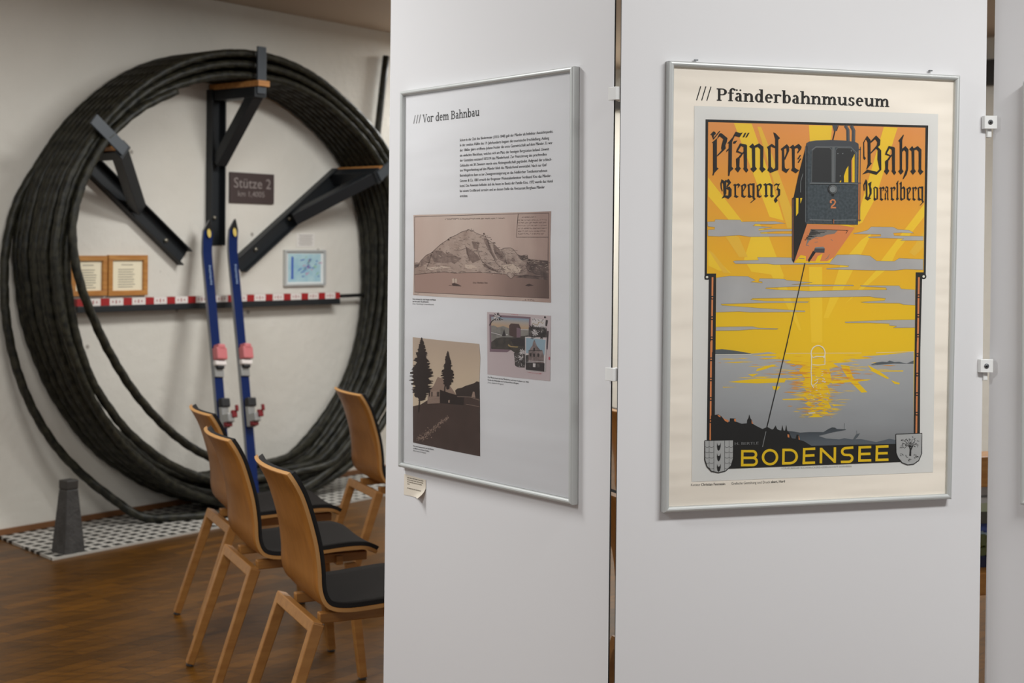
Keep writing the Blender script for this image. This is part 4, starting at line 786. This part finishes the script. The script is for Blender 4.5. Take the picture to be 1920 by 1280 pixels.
BL['r'] = [[(1145, 445), (1190, 410), (1210, 440), (1210, 700), (1235, 720), (1268, 735), (1225, 772), (1165, 735), (1180, 700), (1175, 460)], [(1205, 435), (1260, 400), (1298, 440), (1290, 470), (1250, 522), (1243, 505), (1262, 475), (1245, 450), (1215, 462)]]
BL['-'] = [[(1244, 590), (1276, 540), (1290, 546), (1258, 598)], [(1248, 634), (1278, 584), (1293, 590), (1262, 640)]]
BL['l'] = [[(925, 330), (985, 250), (1000, 255), (985, 300), (985, 690), (1010, 718), (960, 765), (925, 715), (947, 695), (947, 345)]]
BL['h'] = [[(605, 330), (690, 250), (700, 256), (672, 320), (668, 690), (695, 718), (650, 762), (605, 715), (632, 695), (630, 345)], [(655, 440), (725, 395), (775, 440), (770, 690), (745, 760), (690, 820), (680, 812), (735, 690), (732, 470), (705, 445), (668, 475)]]
BL['b'] = [[(605, 330), (660, 270), (672, 300), (668, 690), (700, 720), (720, 738), (665, 768), (625, 735), (632, 695), (632, 345)], [(655, 440), (725, 395), (768, 440), (766, 715), (665, 768), (690, 735), (728, 700), (728, 470), (705, 445), (668, 475)]]
BL['g'] = [[(620, 440), (665, 415), (672, 690), (700, 720), (720, 738), (665, 768), (625, 735), (640, 700), (635, 470)], [(630, 435), (680, 400), (728, 435), (720, 455), (675, 435), (665, 450)], [(700, 405), (765, 400), (768, 420), (766, 760), (790, 800), (690, 900), (680, 888), (750, 810), (728, 770), (728, 440)], [(665, 768), (700, 730), (740, 720), (740, 740)]]
BL['z'] = [[(960, 450), (1000, 400), (1040, 420), (1075, 405), (1030, 520), (1015, 525), (1035, 450), (1000, 445), (970, 470)], [(985, 590), (1030, 515), (1078, 560), (1075, 700), (1010, 780), (1030, 840), (990, 900), (960, 830), (975, 780), (1035, 690), (1035, 590), (1015, 560)]]
BLX = {'P': (145, 362), 'f': (345, 555), '"': (552, 640), 'a': (455, 625), 'n': (635, 845), 'd': (860, 1025), 'o': (860, 1005), 'e': (1035, 1148), 'r': (1145, 1298), '-': (1244, 1293), 'l': (925, 1010), 'h': (605, 775), 'b': (605, 770), 'g': (620, 790), 'z': (960, 1078)}
def bl(c, x0, x1, base, xh):                   # a letter between x0 and x1 (photo pixels), on its baseline, with its x-height
    a, b_ = BLX[c]
    for p in BL[c]: ar.poly([(x0 + (q[0] - a) / (b_ - a) * (x1 - x0), base + (q[1] - 740) / 330 * xh) for q in p], I_blk, 10)
for c in 'Pf"andre-':
    for p in BL[c]: ar.poly(Pc(*p), I_blk, 10)
for p in BL['e']: pass
def row(word, spans, tf, base, xh, k):
    for c, (x0, x1), y in zip(word, spans, base): a = tf((x0, y), (x1, y)); bl(c, a[0][0], a[1][0], a[0][1], xh / k)
row('regenz', [(432, 522), (528, 605), (612, 718), (725, 800), (812, 952), (948, 1028)], Pc, [1068] * 6, 165, 6.735)
for p in ([(292, 846), (272, 900), (278, 960), (294, 1004), (302, 996), (290, 955), (288, 905), (302, 860)], [(282, 850), (318, 866), (330, 900), (308, 905), (285, 872)], [(308, 885), (345, 850), (347, 1030), (322, 1066), (312, 1020)], [(340, 868), (375, 842), (408, 890), (360, 950), (350, 938), (372, 892), (350, 882)], [(345, 955), (385, 938), (414, 975), (412, 1060), (375, 1096), (330, 1075), (288, 1092), (315, 1048), (372, 1056), (378, 985), (350, 968)]): ar.poly(Pc(*p), I_blk, 10)
# Bahn / Vorarlberg on the right
for p in ([(130, 330), (180, 245), (225, 300), (228, 600), (245, 612), (180, 690), (170, 690), (190, 620), (188, 330), (165, 290), (142, 335), (145, 520), (165, 545), (148, 568), (130, 545)], [(225, 320), (300, 240), (358, 300), (352, 370), (230, 485), (226, 470), (310, 370), (318, 330), (290, 290), (232, 340)], [(300, 410), (322, 392), (368, 440), (370, 700), (305, 766), (200, 735), (115, 760), (180, 695), (310, 725), (345, 690), (318, 560), (322, 440)]): ar.poly(Vb(*p), I_blk, 10)
row('ahn', [(405, 568), (595, 732), (742, 932)], Vb, [742, 742, 742], 345, 7.113)
for p in ([(130, 900), (165, 822), (185, 860), (186, 1060), (235, 1075), (190, 1108), (150, 1080), (165, 1040), (160, 880), (145, 905), (148, 975), (136, 978)], [(195, 880), (240, 855), (230, 920), (242, 960), (240, 1020), (195, 1102), (188, 1090), (215, 1010), (212, 960), (205, 905), (196, 900)]): ar.poly(Vb(*p), I_blk, 10)
row('orarlberg', [(262, 325), (340, 415), (412, 468), (485, 562), (565, 605), (610, 690), (703, 770), (775, 845), (850, 940)], Vb, [1095] * 9, 170, 7.113)
ar.mb.build('poster_print', po)
for p in ((1307, 111.5), (1747, 131.5)):
    mb = MB(); u, v = ar.loc(p); mb.box((u, -.006, v - .0005), (.009, .004, .003), M_screw); mb.build('hanging_hook', po)

# ================= the white information sheet (left panel)
S_white = sheet_mat('white_sheet_paper', (228, 227, 228), wrinkle=.12)
p1o, al = framed(P1, 'framed white information sheet headed Vor dem Bahnbau on the left panel', [(748.5, 171), (1073, 123.5), (1070.5, 947), (745, 875)], sheet=S_white)
bk = Art(P1, al.u0, al.v0, .0108); bk.mb = al.back
M_ink2 = mat('grey_slashes_ink', (120, 118, 118), .7); M_body = mat('body_text_ink', (58, 56, 56), .7, spec=.2); M_ink3 = mat('heading_ink_grey', (66, 65, 65), .7, spec=.2)
H1 = T(765, 190, 13.24)
slab(bk, 'Vor dem Bahnbau', H1((366, 533))[0], H1((1775, 362))[0], 10.8, M_ink3, 0, s=.22, t=.13)
for q in range(3): bk.line(H1((183 + q * 65, 343 - q * 9), (140 + q * 65, 556 - q * 8)), 1.5, M_ink2, 0)
BT = T(850, 230, 8.535)
LINES = ['Schon in der Zeit des Biedermeier (1815-1848) galt der Pfänder als beliebter Aussichtspunkt.', 'In der zweiten Hälfte des 19. Jahrhunderts begann die touristische Erschließung. Anfang', 'der 1860er Jahre eröffnete Johann Fessler die erste Gastwirtschaft auf dem Pfänder. Es war', 'ein einfaches Blockhaus, welches sich am Platz der heutigen Bergstation befand. Unweit', 'der Gaststätte entstand 1873/74 das Pfänderhotel. Zur Finanzierung des prachtvollen', 'Gebäudes mit 30 Zimmern wurde eine Aktiengesellschaft gegründet. Aufgrund der schlech-', 'ten Wegverbindung auf den Pfänder blieb das Pfänderhotel unrentabel. Nach nur fünf', 'Betriebsjahren kam es zur Zwangsversteigerung an das Feldkircher Textilunternehmen', 'Getzner & Co. 1881 erwarb der Bregenzer Weinstubenbesitzer Ferdinand Kinz das Pfänder-', 'hotel. Das Anwesen befindet sich bis heute im Besitz der Familie Kinz. 1972 wurde das Hotel', 'bei einem Großbrand zerstört und an dessen Stelle das Restaurant Berghaus Pfänder', 'errichtet.']
ENDS = [(300, 1595, 160), (380, 1530, 265), (462, 1585, 340), (545, 1530, 440), (625, 1490, 525), (705, 1575, 605), (783, 1490, 695), (865, 1500, 785), (950, 1565, 868), (1030, 1590, 955), (1112, 1460, 1050), (1193, 230, 1188)]
for tx, (yl, xr, yr) in zip(LINES, ENDS): bk.text(tx, BT((103, yl))[0], BT((xr, yr))[0], 5.2, M_body, 0, .07)
E1 = T(760, 380, 6.097); E2 = T(900, 570, 7.53); E3 = T(760, 610, 4.925)
for tx, a, b_, bo in (('Federzeichnung der Stadt Bregenz mit Pfänder', (83, 1108), (350, 1118), .08), ('aus dem späten 18. Jahrhundert.', (83, 1134), (268, 1141), .08), ('(Foto: Vorarlberger Landesbibliothek)', (83, 1162), (325, 1172), 0)): bk.text(tx, E1(a)[0], E1(b_)[0], 2.9, M_body, 0, bo)
for tx, a, b_, bo in (('Das Pfänderhotel und das Pfänderhaus auf einer Postkarte um 1900.', (110, 1040), (690, 1112), .08), ('Rechts die Weinstube von Ferdinand Kinz in Bregenz.', (110, 1078), (550, 1130), .08), ('(Foto: Stadtarchiv Bregenz)', (110, 1114), (330, 1140), 0)): bk.text(tx, E2(a)[0], E2(b_)[0], 2.9, M_body, 0, bo)
for tx, a, b_, bo in (('Die erste Gastwirtschaft auf dem Pfänder,', (72, 1117), (265, 1153), .08), ('eröffnet von Johann Fessler.', (72, 1138), (222, 1168), .08), ('(Foto: Stadtarchiv Bregenz)', (72, 1160), (190, 1183), 0)): bk.text(tx, E3(a)[0], E3(b_)[0], 2.9, M_body, 0, bo)
bk.mb.build('backing_sheet', p1o)
# engraving of the mountain above the lake
u_a, u_b = al.loc((775, 480))[0], al.loc((1033, 480))[0]
K_pap = grad('engraving_paper', [(0, (196, 174, 162)), (.35, (208, 190, 178)), (.7, (202, 180, 168)), (1, (170, 145, 135))], 0, u_a, u_b, .5, 5, (2, 1, 1)); K_mt = grad('engraving_mountain', [(0, (160, 138, 126)), (.6, (190, 170, 158)), (1, (128, 108, 100))], 0, u_a, u_b, 1.3, 26); K_lake = grad('engraving_lake', [(0, (166, 138, 127)), (.55, (178, 150, 138)), (1, (108, 88, 81))], 0, u_a, u_b, .3, 6); K_ink = mat('sepia_ink', (74, 56, 52), .7); K_sh = mat('sepia_shade', (120, 101, 93), .7, noise=(70, (150, 129, 119), 4)); K_dk = mat('sepia_dark', (84, 69, 64), .7, noise=(60, (116, 97, 90), 4)); K_lt = mat('sepia_light', (204, 184, 168), .7)
ae = Art(P1, al.u0, al.v0, .0112)
ae.poly(E1((92, 140), (500, 128), (1000, 118), (1665, 97), (1655, 500), (1664, 1142), (900, 1098), (450, 1078), (88, 1055), (100, 600)), K_pap, 0)
top = [(107, 690), (135, 685), (160, 692), (180, 660), (240, 600), (300, 572), (345, 530), (405, 475), (480, 425), (505, 402), (580, 370), (640, 335), (700, 316), (720, 305), (760, 318), (830, 355), (910, 382), (940, 420), (1000, 460), (1040, 500), (1080, 540), (1110, 530), (1130, 518), (1200, 514), (1240, 535), (1280, 590), (1330, 610), (1350, 598), (1395, 598), (1402, 640), (1500, 655), (1635, 665)]
shore = [(1635, 850), (1400, 835), (1250, 832), (1210, 870), (1150, 815), (850, 795), (560, 805), (450, 790), (250, 805), (107, 820)]
ae.poly(E1(*(top + shore)), K_mt, 1); ae.poly(E1(*(shore[::-1] + [(1640, 1092), (900, 1060), (107, 1020)])), K_lake, 1)
for p in ([(905, 395), (950, 430), (1000, 560), (1050, 665), (1020, 650), (960, 560), (900, 440)], [(690, 500), (740, 530), (830, 600), (860, 650), (770, 690), (730, 640), (700, 580)], [(1000, 480), (1090, 545), (1140, 640), (1150, 690), (1060, 640), (1020, 570)], [(330, 545), (420, 550), (480, 600), (520, 680), (440, 690), (330, 680), (300, 620)], [(760, 440), (850, 450), (830, 540), (780, 520)], [(460, 560), (560, 600), (640, 640), (560, 700), (500, 660)], [(870, 660), (950, 720), (1080, 790), (1000, 780), (900, 730)], [(180, 665), (300, 580), (330, 600), (230, 700), (170, 740)]): ae.poly(E1(*p), K_sh, 2)
for p in ([(1395, 648), (1500, 660), (1635, 668), (1635, 850), (1500, 825), (1400, 780), (1380, 740)], [(1285, 592), (1330, 612), (1395, 600), (1400, 650), (1340, 660), (1310, 640)], [(1380, 820), (1635, 845), (1635, 880), (1500, 872), (1260, 850)], [(107, 705), (165, 700), (150, 730), (107, 750)]): ae.poly(E1(*p), K_dk, 2)
for p in ([(680, 710), (760, 705), (820, 740), (800, 760), (690, 750)], [(1100, 710), (1230, 700), (1330, 760), (1300, 800), (1150, 800)], [(250, 740), (440, 720), (520, 740), (400, 750), (270, 775)]): ae.poly(E1(*p), K_lt, 2)
ae.line(E1(*top), .7, K_ink, 3); ae.line(E1(*shore), .8, K_ink, 3); rg = random.Random(8)
for i in range(520):
    x = rg.uniform(130, 1620); ys = [y for (xa, y), (xb, _) in zip(top, top[1:]) if xa <= x <= xb]
    y0 = ys[0] if ys else 600; y = rg.uniform(y0 + 8, 800); a = rg.choice((.5, -.6, .9, .1)); l = rg.uniform(6, 34); ae.line(E1((x, y), (x + l * math.cos(a), y + l * math.sin(a) * .6), (x + l * 1.6 * math.cos(a), y + l * .7 * math.sin(a))), rg.uniform(.35, .7), rg.choice((K_ink, K_dk, K_sh, K_lt)), 3)
for i in range(90): x = rg.gauss(1180, 120); y = rg.uniform(700, 820); ae.poly(E1((x, y), (x + rg.uniform(4, 12), y - 3), (x + rg.uniform(2, 8), y + rg.uniform(4, 9))), rg.choice((K_ink, K_lt, K_dk)), 4)
for i in range(40): x = rg.choice((505, 410, 300, 910, 1000, 720)) + rg.gauss(0, 22); ys = [y for (xa, y), (xb, _) in zip(top, top[1:]) if xa <= x <= xb]; y = ys[0]; ae.line(E1((x, y + 4), (x + 2, y - rg.uniform(4, 12))), .6, K_ink, 4)
for p in ([(300, 580), (280, 660), (240, 760)], [(690, 490), (720, 590), (740, 670)], [(830, 560), (870, 660), (960, 750), (1060, 790)], [(940, 430), (980, 560), (1040, 690), (1100, 740)], [(1100, 545), (1140, 620), (1160, 700)], [(560, 540), (640, 540), (690, 520)]): ae.line(E1(*p), .7, K_ink, 3)
ae.line(E1((107, 160), (800, 138), (1640, 118), (1632, 600), (1642, 1092), (900, 1058), (107, 1022), (104, 600)), .8, K_ink, 3, True)
ae.line(E1((1290, 130), (1270, 394), (1635, 394)), .8, K_ink, 3)
ae.scribble(E1((455, 194))[0], E1((1135, 184))[0], 2.3, K_ink, 3, 1, .55, .1)
for q, (x0, x1, y) in enumerate(((1330, 1500, 172), (1290, 1620, 205), (1290, 1620, 235), (1290, 1620, 268), (1290, 1625, 300), (1290, 1605, 332), (1290, 1585, 362))): ae.scribble(E1((x0, y))[0], E1((x1, y - 4))[0], 1.9, K_ink, 3, 20 + q, .4, .12)
ae.text('Der Boden See', E1((775, 922))[0], E1((942, 922))[0], 3.0, K_ink, 3, .05); ae.scribble(E1((1340, 1120))[0], E1((1480, 1122))[0], 3.2, K_ink, 3, 31); ae.scribble(E1((105, 1048))[0], E1((160, 1050))[0], 1.6, K_ink, 3, 32)
ae.poly(E1((535, 870), (560, 862), (565, 912), (540, 918)), K_lt, 3); ae.poly(E1((566, 868), (590, 868), (592, 915), (568, 912)), K_lt, 3); ae.poly(E1((530, 925), (560, 918), (600, 930), (640, 945), (590, 948), (545, 950)), K_ink, 3); ae.line(E1((565, 860), (566, 925)), .6, K_ink, 4); ae.line(E1((500, 942), (640, 955)), .7, K_ink, 3)
ae.poly(E1((1370, 945), (1400, 930), (1420, 925), (1440, 935), (1470, 942), (1410, 955)), K_ink, 3)
ae.mb.build('engraving_print', p1o)
# sepia photograph with two spruces
ap = Art(P1, al.u0, al.v0, .0112); F_sky = grad('photo_sepia_sky', [(0, (216, 196, 170)), (1, (188, 168, 150))], 2, al.loc((830, 740))[1], al.loc((830, 640))[1], .2, 4); F_gr = mat('photo_sepia_ground', (74, 57, 51), .6, noise=(26, (80, 62, 56), 5)); F_tr = mat('photo_sepia_tree', (48, 36, 33), .6); F_wd = mat('photo_sepia_wood', (160, 136, 122), .6); F_rf = mat('photo_sepia_roof', (150, 126, 112), .6); F_hl = mat('photo_sepia_forest', (58, 46, 42), .6)
ap.poly(E3((68, 108), (380, 142), (682, 170), (692, 300), (684, 520), (690, 1208), (380, 1146), (72, 1080), (70, 600)), F_sky, 0)
ap.poly(E3((460, 600), (480, 582), (520, 575), (560, 555), (600, 545), (640, 530), (660, 514), (685, 522), (688, 760), (540, 700), (470, 640)), F_hl, 1)
ap.poly(E3((70, 745), (140, 730), (205, 690), (330, 715), (420, 700), (545, 662), (688, 672), (690, 1208), (380, 1146), (72, 1080)), F_gr, 2)
ap.poly(E3((205, 612), (262, 556), (300, 474), (345, 492), (415, 560), (482, 655), (330, 602)), F_rf, 3); ap.poly(E3((208, 610), (320, 602), (320, 716), (205, 722)), F_wd, 3); ap.poly(E3((320, 592), (400, 620), (545, 662), (540, 735), (320, 716)), F_tr, 4)
for q in range(6): ap.line(E3((208, 655 + q * 11), (320, 650 + q * 11)), .35, F_gr, 4)
for x in (220, 242, 292, 305): ap.poly(E3((x, 612), (x + 10, 611), (x + 10, 655), (x, 656)), F_tr, 4)
ap.poly(E3((612, 660), (625, 610), (640, 612), (648, 668)), F_wd, 3); ap.poly(E3((398, 690), (412, 686), (412, 712), (398, 712)), F_wd, 5); ap.line(E3((480, 655), (600, 660), (688, 690)), .8, F_wd, 4); ap.line(E3((560, 725), (688, 750)), .6, F_wd, 4)
rg = random.Random(6)
def spruce(cx, prof, trunk):
    lft, rgt = [], []; y0, y1 = prof[0][0], prof[-1][0]; y = y0
    while y < y1:
        for (ya, wa), (yb, wb) in zip(prof, prof[1:]):
            if ya <= y <= yb: w_ = wa + (wb - wa) * (y - ya) / (yb - ya)
        lft.append((cx - w_ * rg.uniform(.55, 1.2), y + rg.uniform(-4, 4))); rgt.append((cx + w_ * rg.uniform(.55, 1.2), y + rg.uniform(-4, 4))); y += 7
    # rows of boughs so that the outline never crosses itself
    n = len(lft); vs = []
    for (a, b_) in zip(range(n - 1), range(1, n)): ap.poly(E3(lft[a], (cx, lft[a][1] - 12), rgt[a], (rgt[b_][0], rgt[b_][1] + 5), (cx, lft[b_][1] + 8), (lft[b_][0], lft[b_][1] + 5)), F_tr, 5)
    ap.line(E3(*trunk), 2.4, F_tr, 5)
spruce(152, [(118, 8), (200, 32), (320, 66), (420, 88), (500, 105), (560, 90), (620, 72), (690, 26)], [(150, 300), (132, 700), (124, 800)])
spruce(394, [(245, 6), (300, 22), (380, 40), (460, 60), (510, 50), (545, 28), (585, 10)], [(392, 400), (366, 580), (364, 715)])
for x, y, r_ in ((72, 400, 20), (80, 470, 26), (95, 640, 26)): ap.disc(E3((x + 14, y))[0], r_ / 4.9, F_tr, 5, seg=9)
for i in range(230):
    t = rg.random(); x = 130 + 260 * t + rg.gauss(0, 22 * (1 - t) + 5); y = 1050 - 200 * t + rg.gauss(0, 10); l = rg.uniform(4, 14)
    ap.poly(E3((x, y), (x + l, y - rg.uniform(2, 8)), (x + l * .8, y + rg.uniform(1, 6))), rg.choice((F_rf, F_wd, F_wd)), 4)
ap.mb.build('photograph_print', p1o)
# picture postcard
ac = Art(P1, al.u0, al.v0, .0112); Q = lambda n, c, **k: mat('postcard_' + n, c, .6, **k)
Qp, Qm, Qd, Qg, Qb, Qw, Qr = Q('paper', (196, 180, 180)), Q('mauve', (128, 104, 112)), Q('dark', (58, 50, 48)), Q('green', (78, 70, 62), noise=(60, (60, 54, 48), 4)), Q('brown', (84, 64, 60)), Q('white', (208, 200, 198)), Q('red', (190, 90, 100))
Qs = grad('postcard_sky', [(0, (190, 162, 134)), (.5, (176, 166, 158)), (1, (136, 158, 178))], 2, al.loc((960, 612))[1], al.loc((960, 595))[1]); Qs2 = Q('sky_two', (150, 172, 184)); Qh = Q('hills', (122, 118, 112), noise=(50, (146, 140, 132), 4)); Qt = Q('tan', (164, 140, 96)); Qf = Q('foliage', (96, 88, 84), noise=(110, (54, 48, 46), 5)); Ql = Q('wall', (150, 132, 128), noise=(90, (110, 96, 92), 4))
ac.poly(E2((100, 110), (560, 138), (1000, 165), (990, 1088), (520, 1040), (105, 990)), Qp, 0)
ac.poly(E2((132, 145), (715, 182), (712, 440), (640, 470), (640, 660), (430, 650), (380, 680), (138, 672)), Qm, 1); ac.poly(E2((160, 178), (692, 208), (690, 360), (160, 330)), Qs, 2); ac.poly(E2((160, 305), (200, 300), (250, 328), (330, 308), (420, 345), (690, 352), (690, 480), (160, 520)), Qh, 3)
ac.poly(E2((160, 540), (230, 480), (300, 468), (450, 470), (560, 455), (692, 440), (640, 480), (638, 650), (560, 690), (500, 690), (430, 640), (160, 630)), Qg, 4); ac.poly(E2((415, 300), (440, 272), (552, 280), (578, 340), (575, 470), (500, 470), (415, 440)), Qb, 5); ac.poly(E2((520, 330), (578, 345), (575, 470), (520, 472)), Qm, 6)
ac.poly(E2((312, 452), (344, 352), (368, 450)), Qd, 5); ac.poly(E2((400, 560), (440, 590), (545, 600), (530, 612), (430, 606), (400, 590)), Qt, 5); ac.poly(E2((430, 500), (520, 480), (640, 490), (630, 600), (480, 580)), Qd, 5); ac.poly(E2((370, 425), (390, 420), (400, 436), (372, 438)), Qw, 6)
ac.line(E2((420, 352), (690, 362)), 1.2, Qw, 4); ac.line(E2((160, 400), (240, 420), (310, 440)), 1.0, Qw, 4)
ac.poly(E2((690, 330), (735, 318), (940, 335), (952, 470), (690, 460)), Qf, 5); ac.poly(E2((735, 196), (925, 215), (925, 330), (735, 318)), Qw, 4); ac.scribble(E2((740, 235))[0], E2((915, 250))[0], 4.2, Qd, 5, 51, .8); ac.scribble(E2((740, 290))[0], E2((905, 305))[0], 6.2, Qt, 5, 52, 1.0, .05); ac.scribble(E2((742, 322))[0], E2((915, 335))[0], 2.5, Qd, 5, 53, .5)
ac.poly(E2((935, 222), (960, 228), (945, 312), (925, 305)), Qd, 5); ac.poly(E2((945, 375), (970, 378), (955, 640), (940, 636)), Qm, 2); ac.poly(E2((955, 380), (970, 382), (955, 640), (950, 620)), Qd, 5); ac.disc(E2((920, 185))[0], 1.9, Qd, 5)
ac.poly(E2((480, 690), (560, 670), (640, 700), (640, 830), (630, 895), (540, 890), (500, 870)), Qf, 5)
ac.poly(E2((640, 460), (942, 488), (935, 700), (925, 955), (645, 932)), Qw, 6); ac.poly(E2((655, 475), (800, 488), (930, 505), (912, 720), (655, 690)), Qs2, 7); ac.poly(E2((650, 720), (690, 715), (690, 815), (650, 820)), Qf, 7)
ac.poly(E2((700, 655), (722, 612), (745, 585), (752, 540), (774, 500), (790, 545), (808, 590), (850, 640), (852, 662)), Ql, 8); ac.poly(E2((690, 655), (885, 650), (905, 720), (905, 835), (690, 815)), Ql, 8); ac.poly(E2((650, 820), (915, 832), (912, 952), (650, 925)), Qd, 8); ac.line(E2((690, 657), (880, 652)), 1.2, Qd, 9)
for x, y in ((705, 690), (755, 695), (815, 695), (758, 615)): ac.poly(E2((x, y), (x + 26, y + 1), (x + 26, y + 48), (x, y + 46)), Qd, 9)
ac.poly(E2((752, 835), (790, 838), (788, 890), (752, 886)), Qw, 9); ac.poly(E2((700, 840), (730, 842), (730, 890), (700, 886)), Qf, 9); ac.poly(E2((808, 842), (845, 844), (845, 895), (808, 892)), Qf, 9); ac.line(E2((690, 800), (905, 812)), 1.0, Qw, 9)
rg = random.Random(13)
def bloom(c, r_, n, mt, layer):
    for i in range(n):
        a = 6.283 * i / n + rg.uniform(-.2, .2); q = r_ * rg.uniform(.7, 1.15); ac.poly(E2((c[0] + 4 * math.cos(a + 1.5), c[1] + 4 * math.sin(a + 1.5)), (c[0] + q * .6 * math.cos(a + .25), c[1] + q * .6 * math.sin(a + .25)), (c[0] + q * math.cos(a), c[1] + q * math.sin(a)), (c[0] + q * .6 * math.cos(a - .25), c[1] + q * .6 * math.sin(a - .25))), mt, layer)
bloom((240, 180), 72, 9, Qd, 7); bloom((240, 180), 50, 8, Qw, 8); bloom((600, 670), 52, 9, Qw, 8); bloom((580, 760), 45, 8, Qw, 8); bloom((740, 330), 50, 8, Qd, 7); bloom((780, 400), 60, 9, Qw, 7); bloom((860, 410), 55, 8, Qd, 7); bloom((880, 440), 60, 9, Qd, 8); bloom((750, 470), 40, 7, Qd, 8)
ac.line(E2((240, 190), (170, 240), (135, 300)), 1.3, Qd, 7); ac.line(E2((240, 190), (330, 220)), 1.1, Qd, 7)
for i in range(40): x, y = rg.uniform(500, 635), rg.uniform(700, 885); ac.line(E2((x, y), (x + rg.uniform(-14, 14), y - rg.uniform(4, 22))), .7, rg.choice((Qd, Qw, Qd)), 7)
for i in range(40): x, y = rg.uniform(700, 940), rg.uniform(345, 460); ac.line(E2((x, y), (x + rg.uniform(-20, 20), y - rg.uniform(2, 16))), .7, rg.choice((Qd, Qw, Qd)), 7)
ac.scribble(E2((675, 970))[0], E2((870, 990))[0], 1.9, Qr, 3, 61, .5); ac.disc(E2((980, 765))[0], 1.6, Qr, 3, ry=3.2); ac.scribble(E2((445, 152))[0], E2((540, 158))[0], 1.8, Qr, 2, 62, .5)
ac.mb.build('postcard_print', p1o)

# ================= frame cut off by the right edge (right panel)
S_dark = sheet_mat('dark_sheet', (70, 72, 72))
p3o, a3 = framed(P3, 'framed dark sheet on the right panel, only its left edge in view', [(1916, 152), (2300, 100), (2300, 1020), (1911, 946)], sheet=S_dark)
a3.back.build('backing_sheet', p3o)

# ================= small caption card stuck to the left panel
N1 = T(730, 540, 2.908); co = N1((80, 1012), (198, 1045), (180, 1145), (78, 1125)); co[2] = N1((197, 1150))[0]
q = [P1.px(x, y, .002) for x, y in co]; o = thing('caption_card', 'small cream caption card stuck below the white information sheet, corner curling', 'card', P1.world(q[3][0], q[3][1]), P1.rz)
mb = MB(); nx, nz = 10, 10; vs = []; M_card = mat('cream_card', (226, 216, 200), .7)
for j in range(nz + 1):
    for i in range(nx + 1):
        s_, t_ = i / nx, j / nz; lo = (q[3][0] * (1 - s_) + q[2][0] * s_, q[3][1] * (1 - s_) + q[2][1] * s_); hi = (q[0][0] * (1 - s_) + q[1][0] * s_, q[0][1] * (1 - s_) + q[1][1] * s_)
        u, v = lo[0] * (1 - t_) + hi[0] * t_ - q[3][0], lo[1] * (1 - t_) + hi[1] * t_ - q[3][1]; c_ = max(0, s_ - t_ - .35); vs.append((u - .03 * c_ * c_, -.0012 - .05 * c_ ** 2, v))
fs = [(j * (nx + 1) + i, j * (nx + 1) + i + 1, (j + 1) * (nx + 1) + i + 1, (j + 1) * (nx + 1) + i) for j in range(nz) for i in range(nx)]
mb.add(vs, fs, M_card, True); cw = q[1][0] - q[0][0]; chh = q[0][1] - q[3][1]; W2 = cw; rg = random.Random(5)
for k, (a, b_) in enumerate(((.16, .86), (.16, .8), (.16, .84), (.16, .24), (0, 0), (.16, .82))):
    if b_ > a: x = a
    while b_ > a and x < b_: l = rg.uniform(.05, .12); mb.box((W2 * (x + l / 2), -.0016, chh * (.86 - k * .1)), (W2 * l, .0003, .0022), M_grey_ink); x += l + .02
mb.build('card_sheet', o)
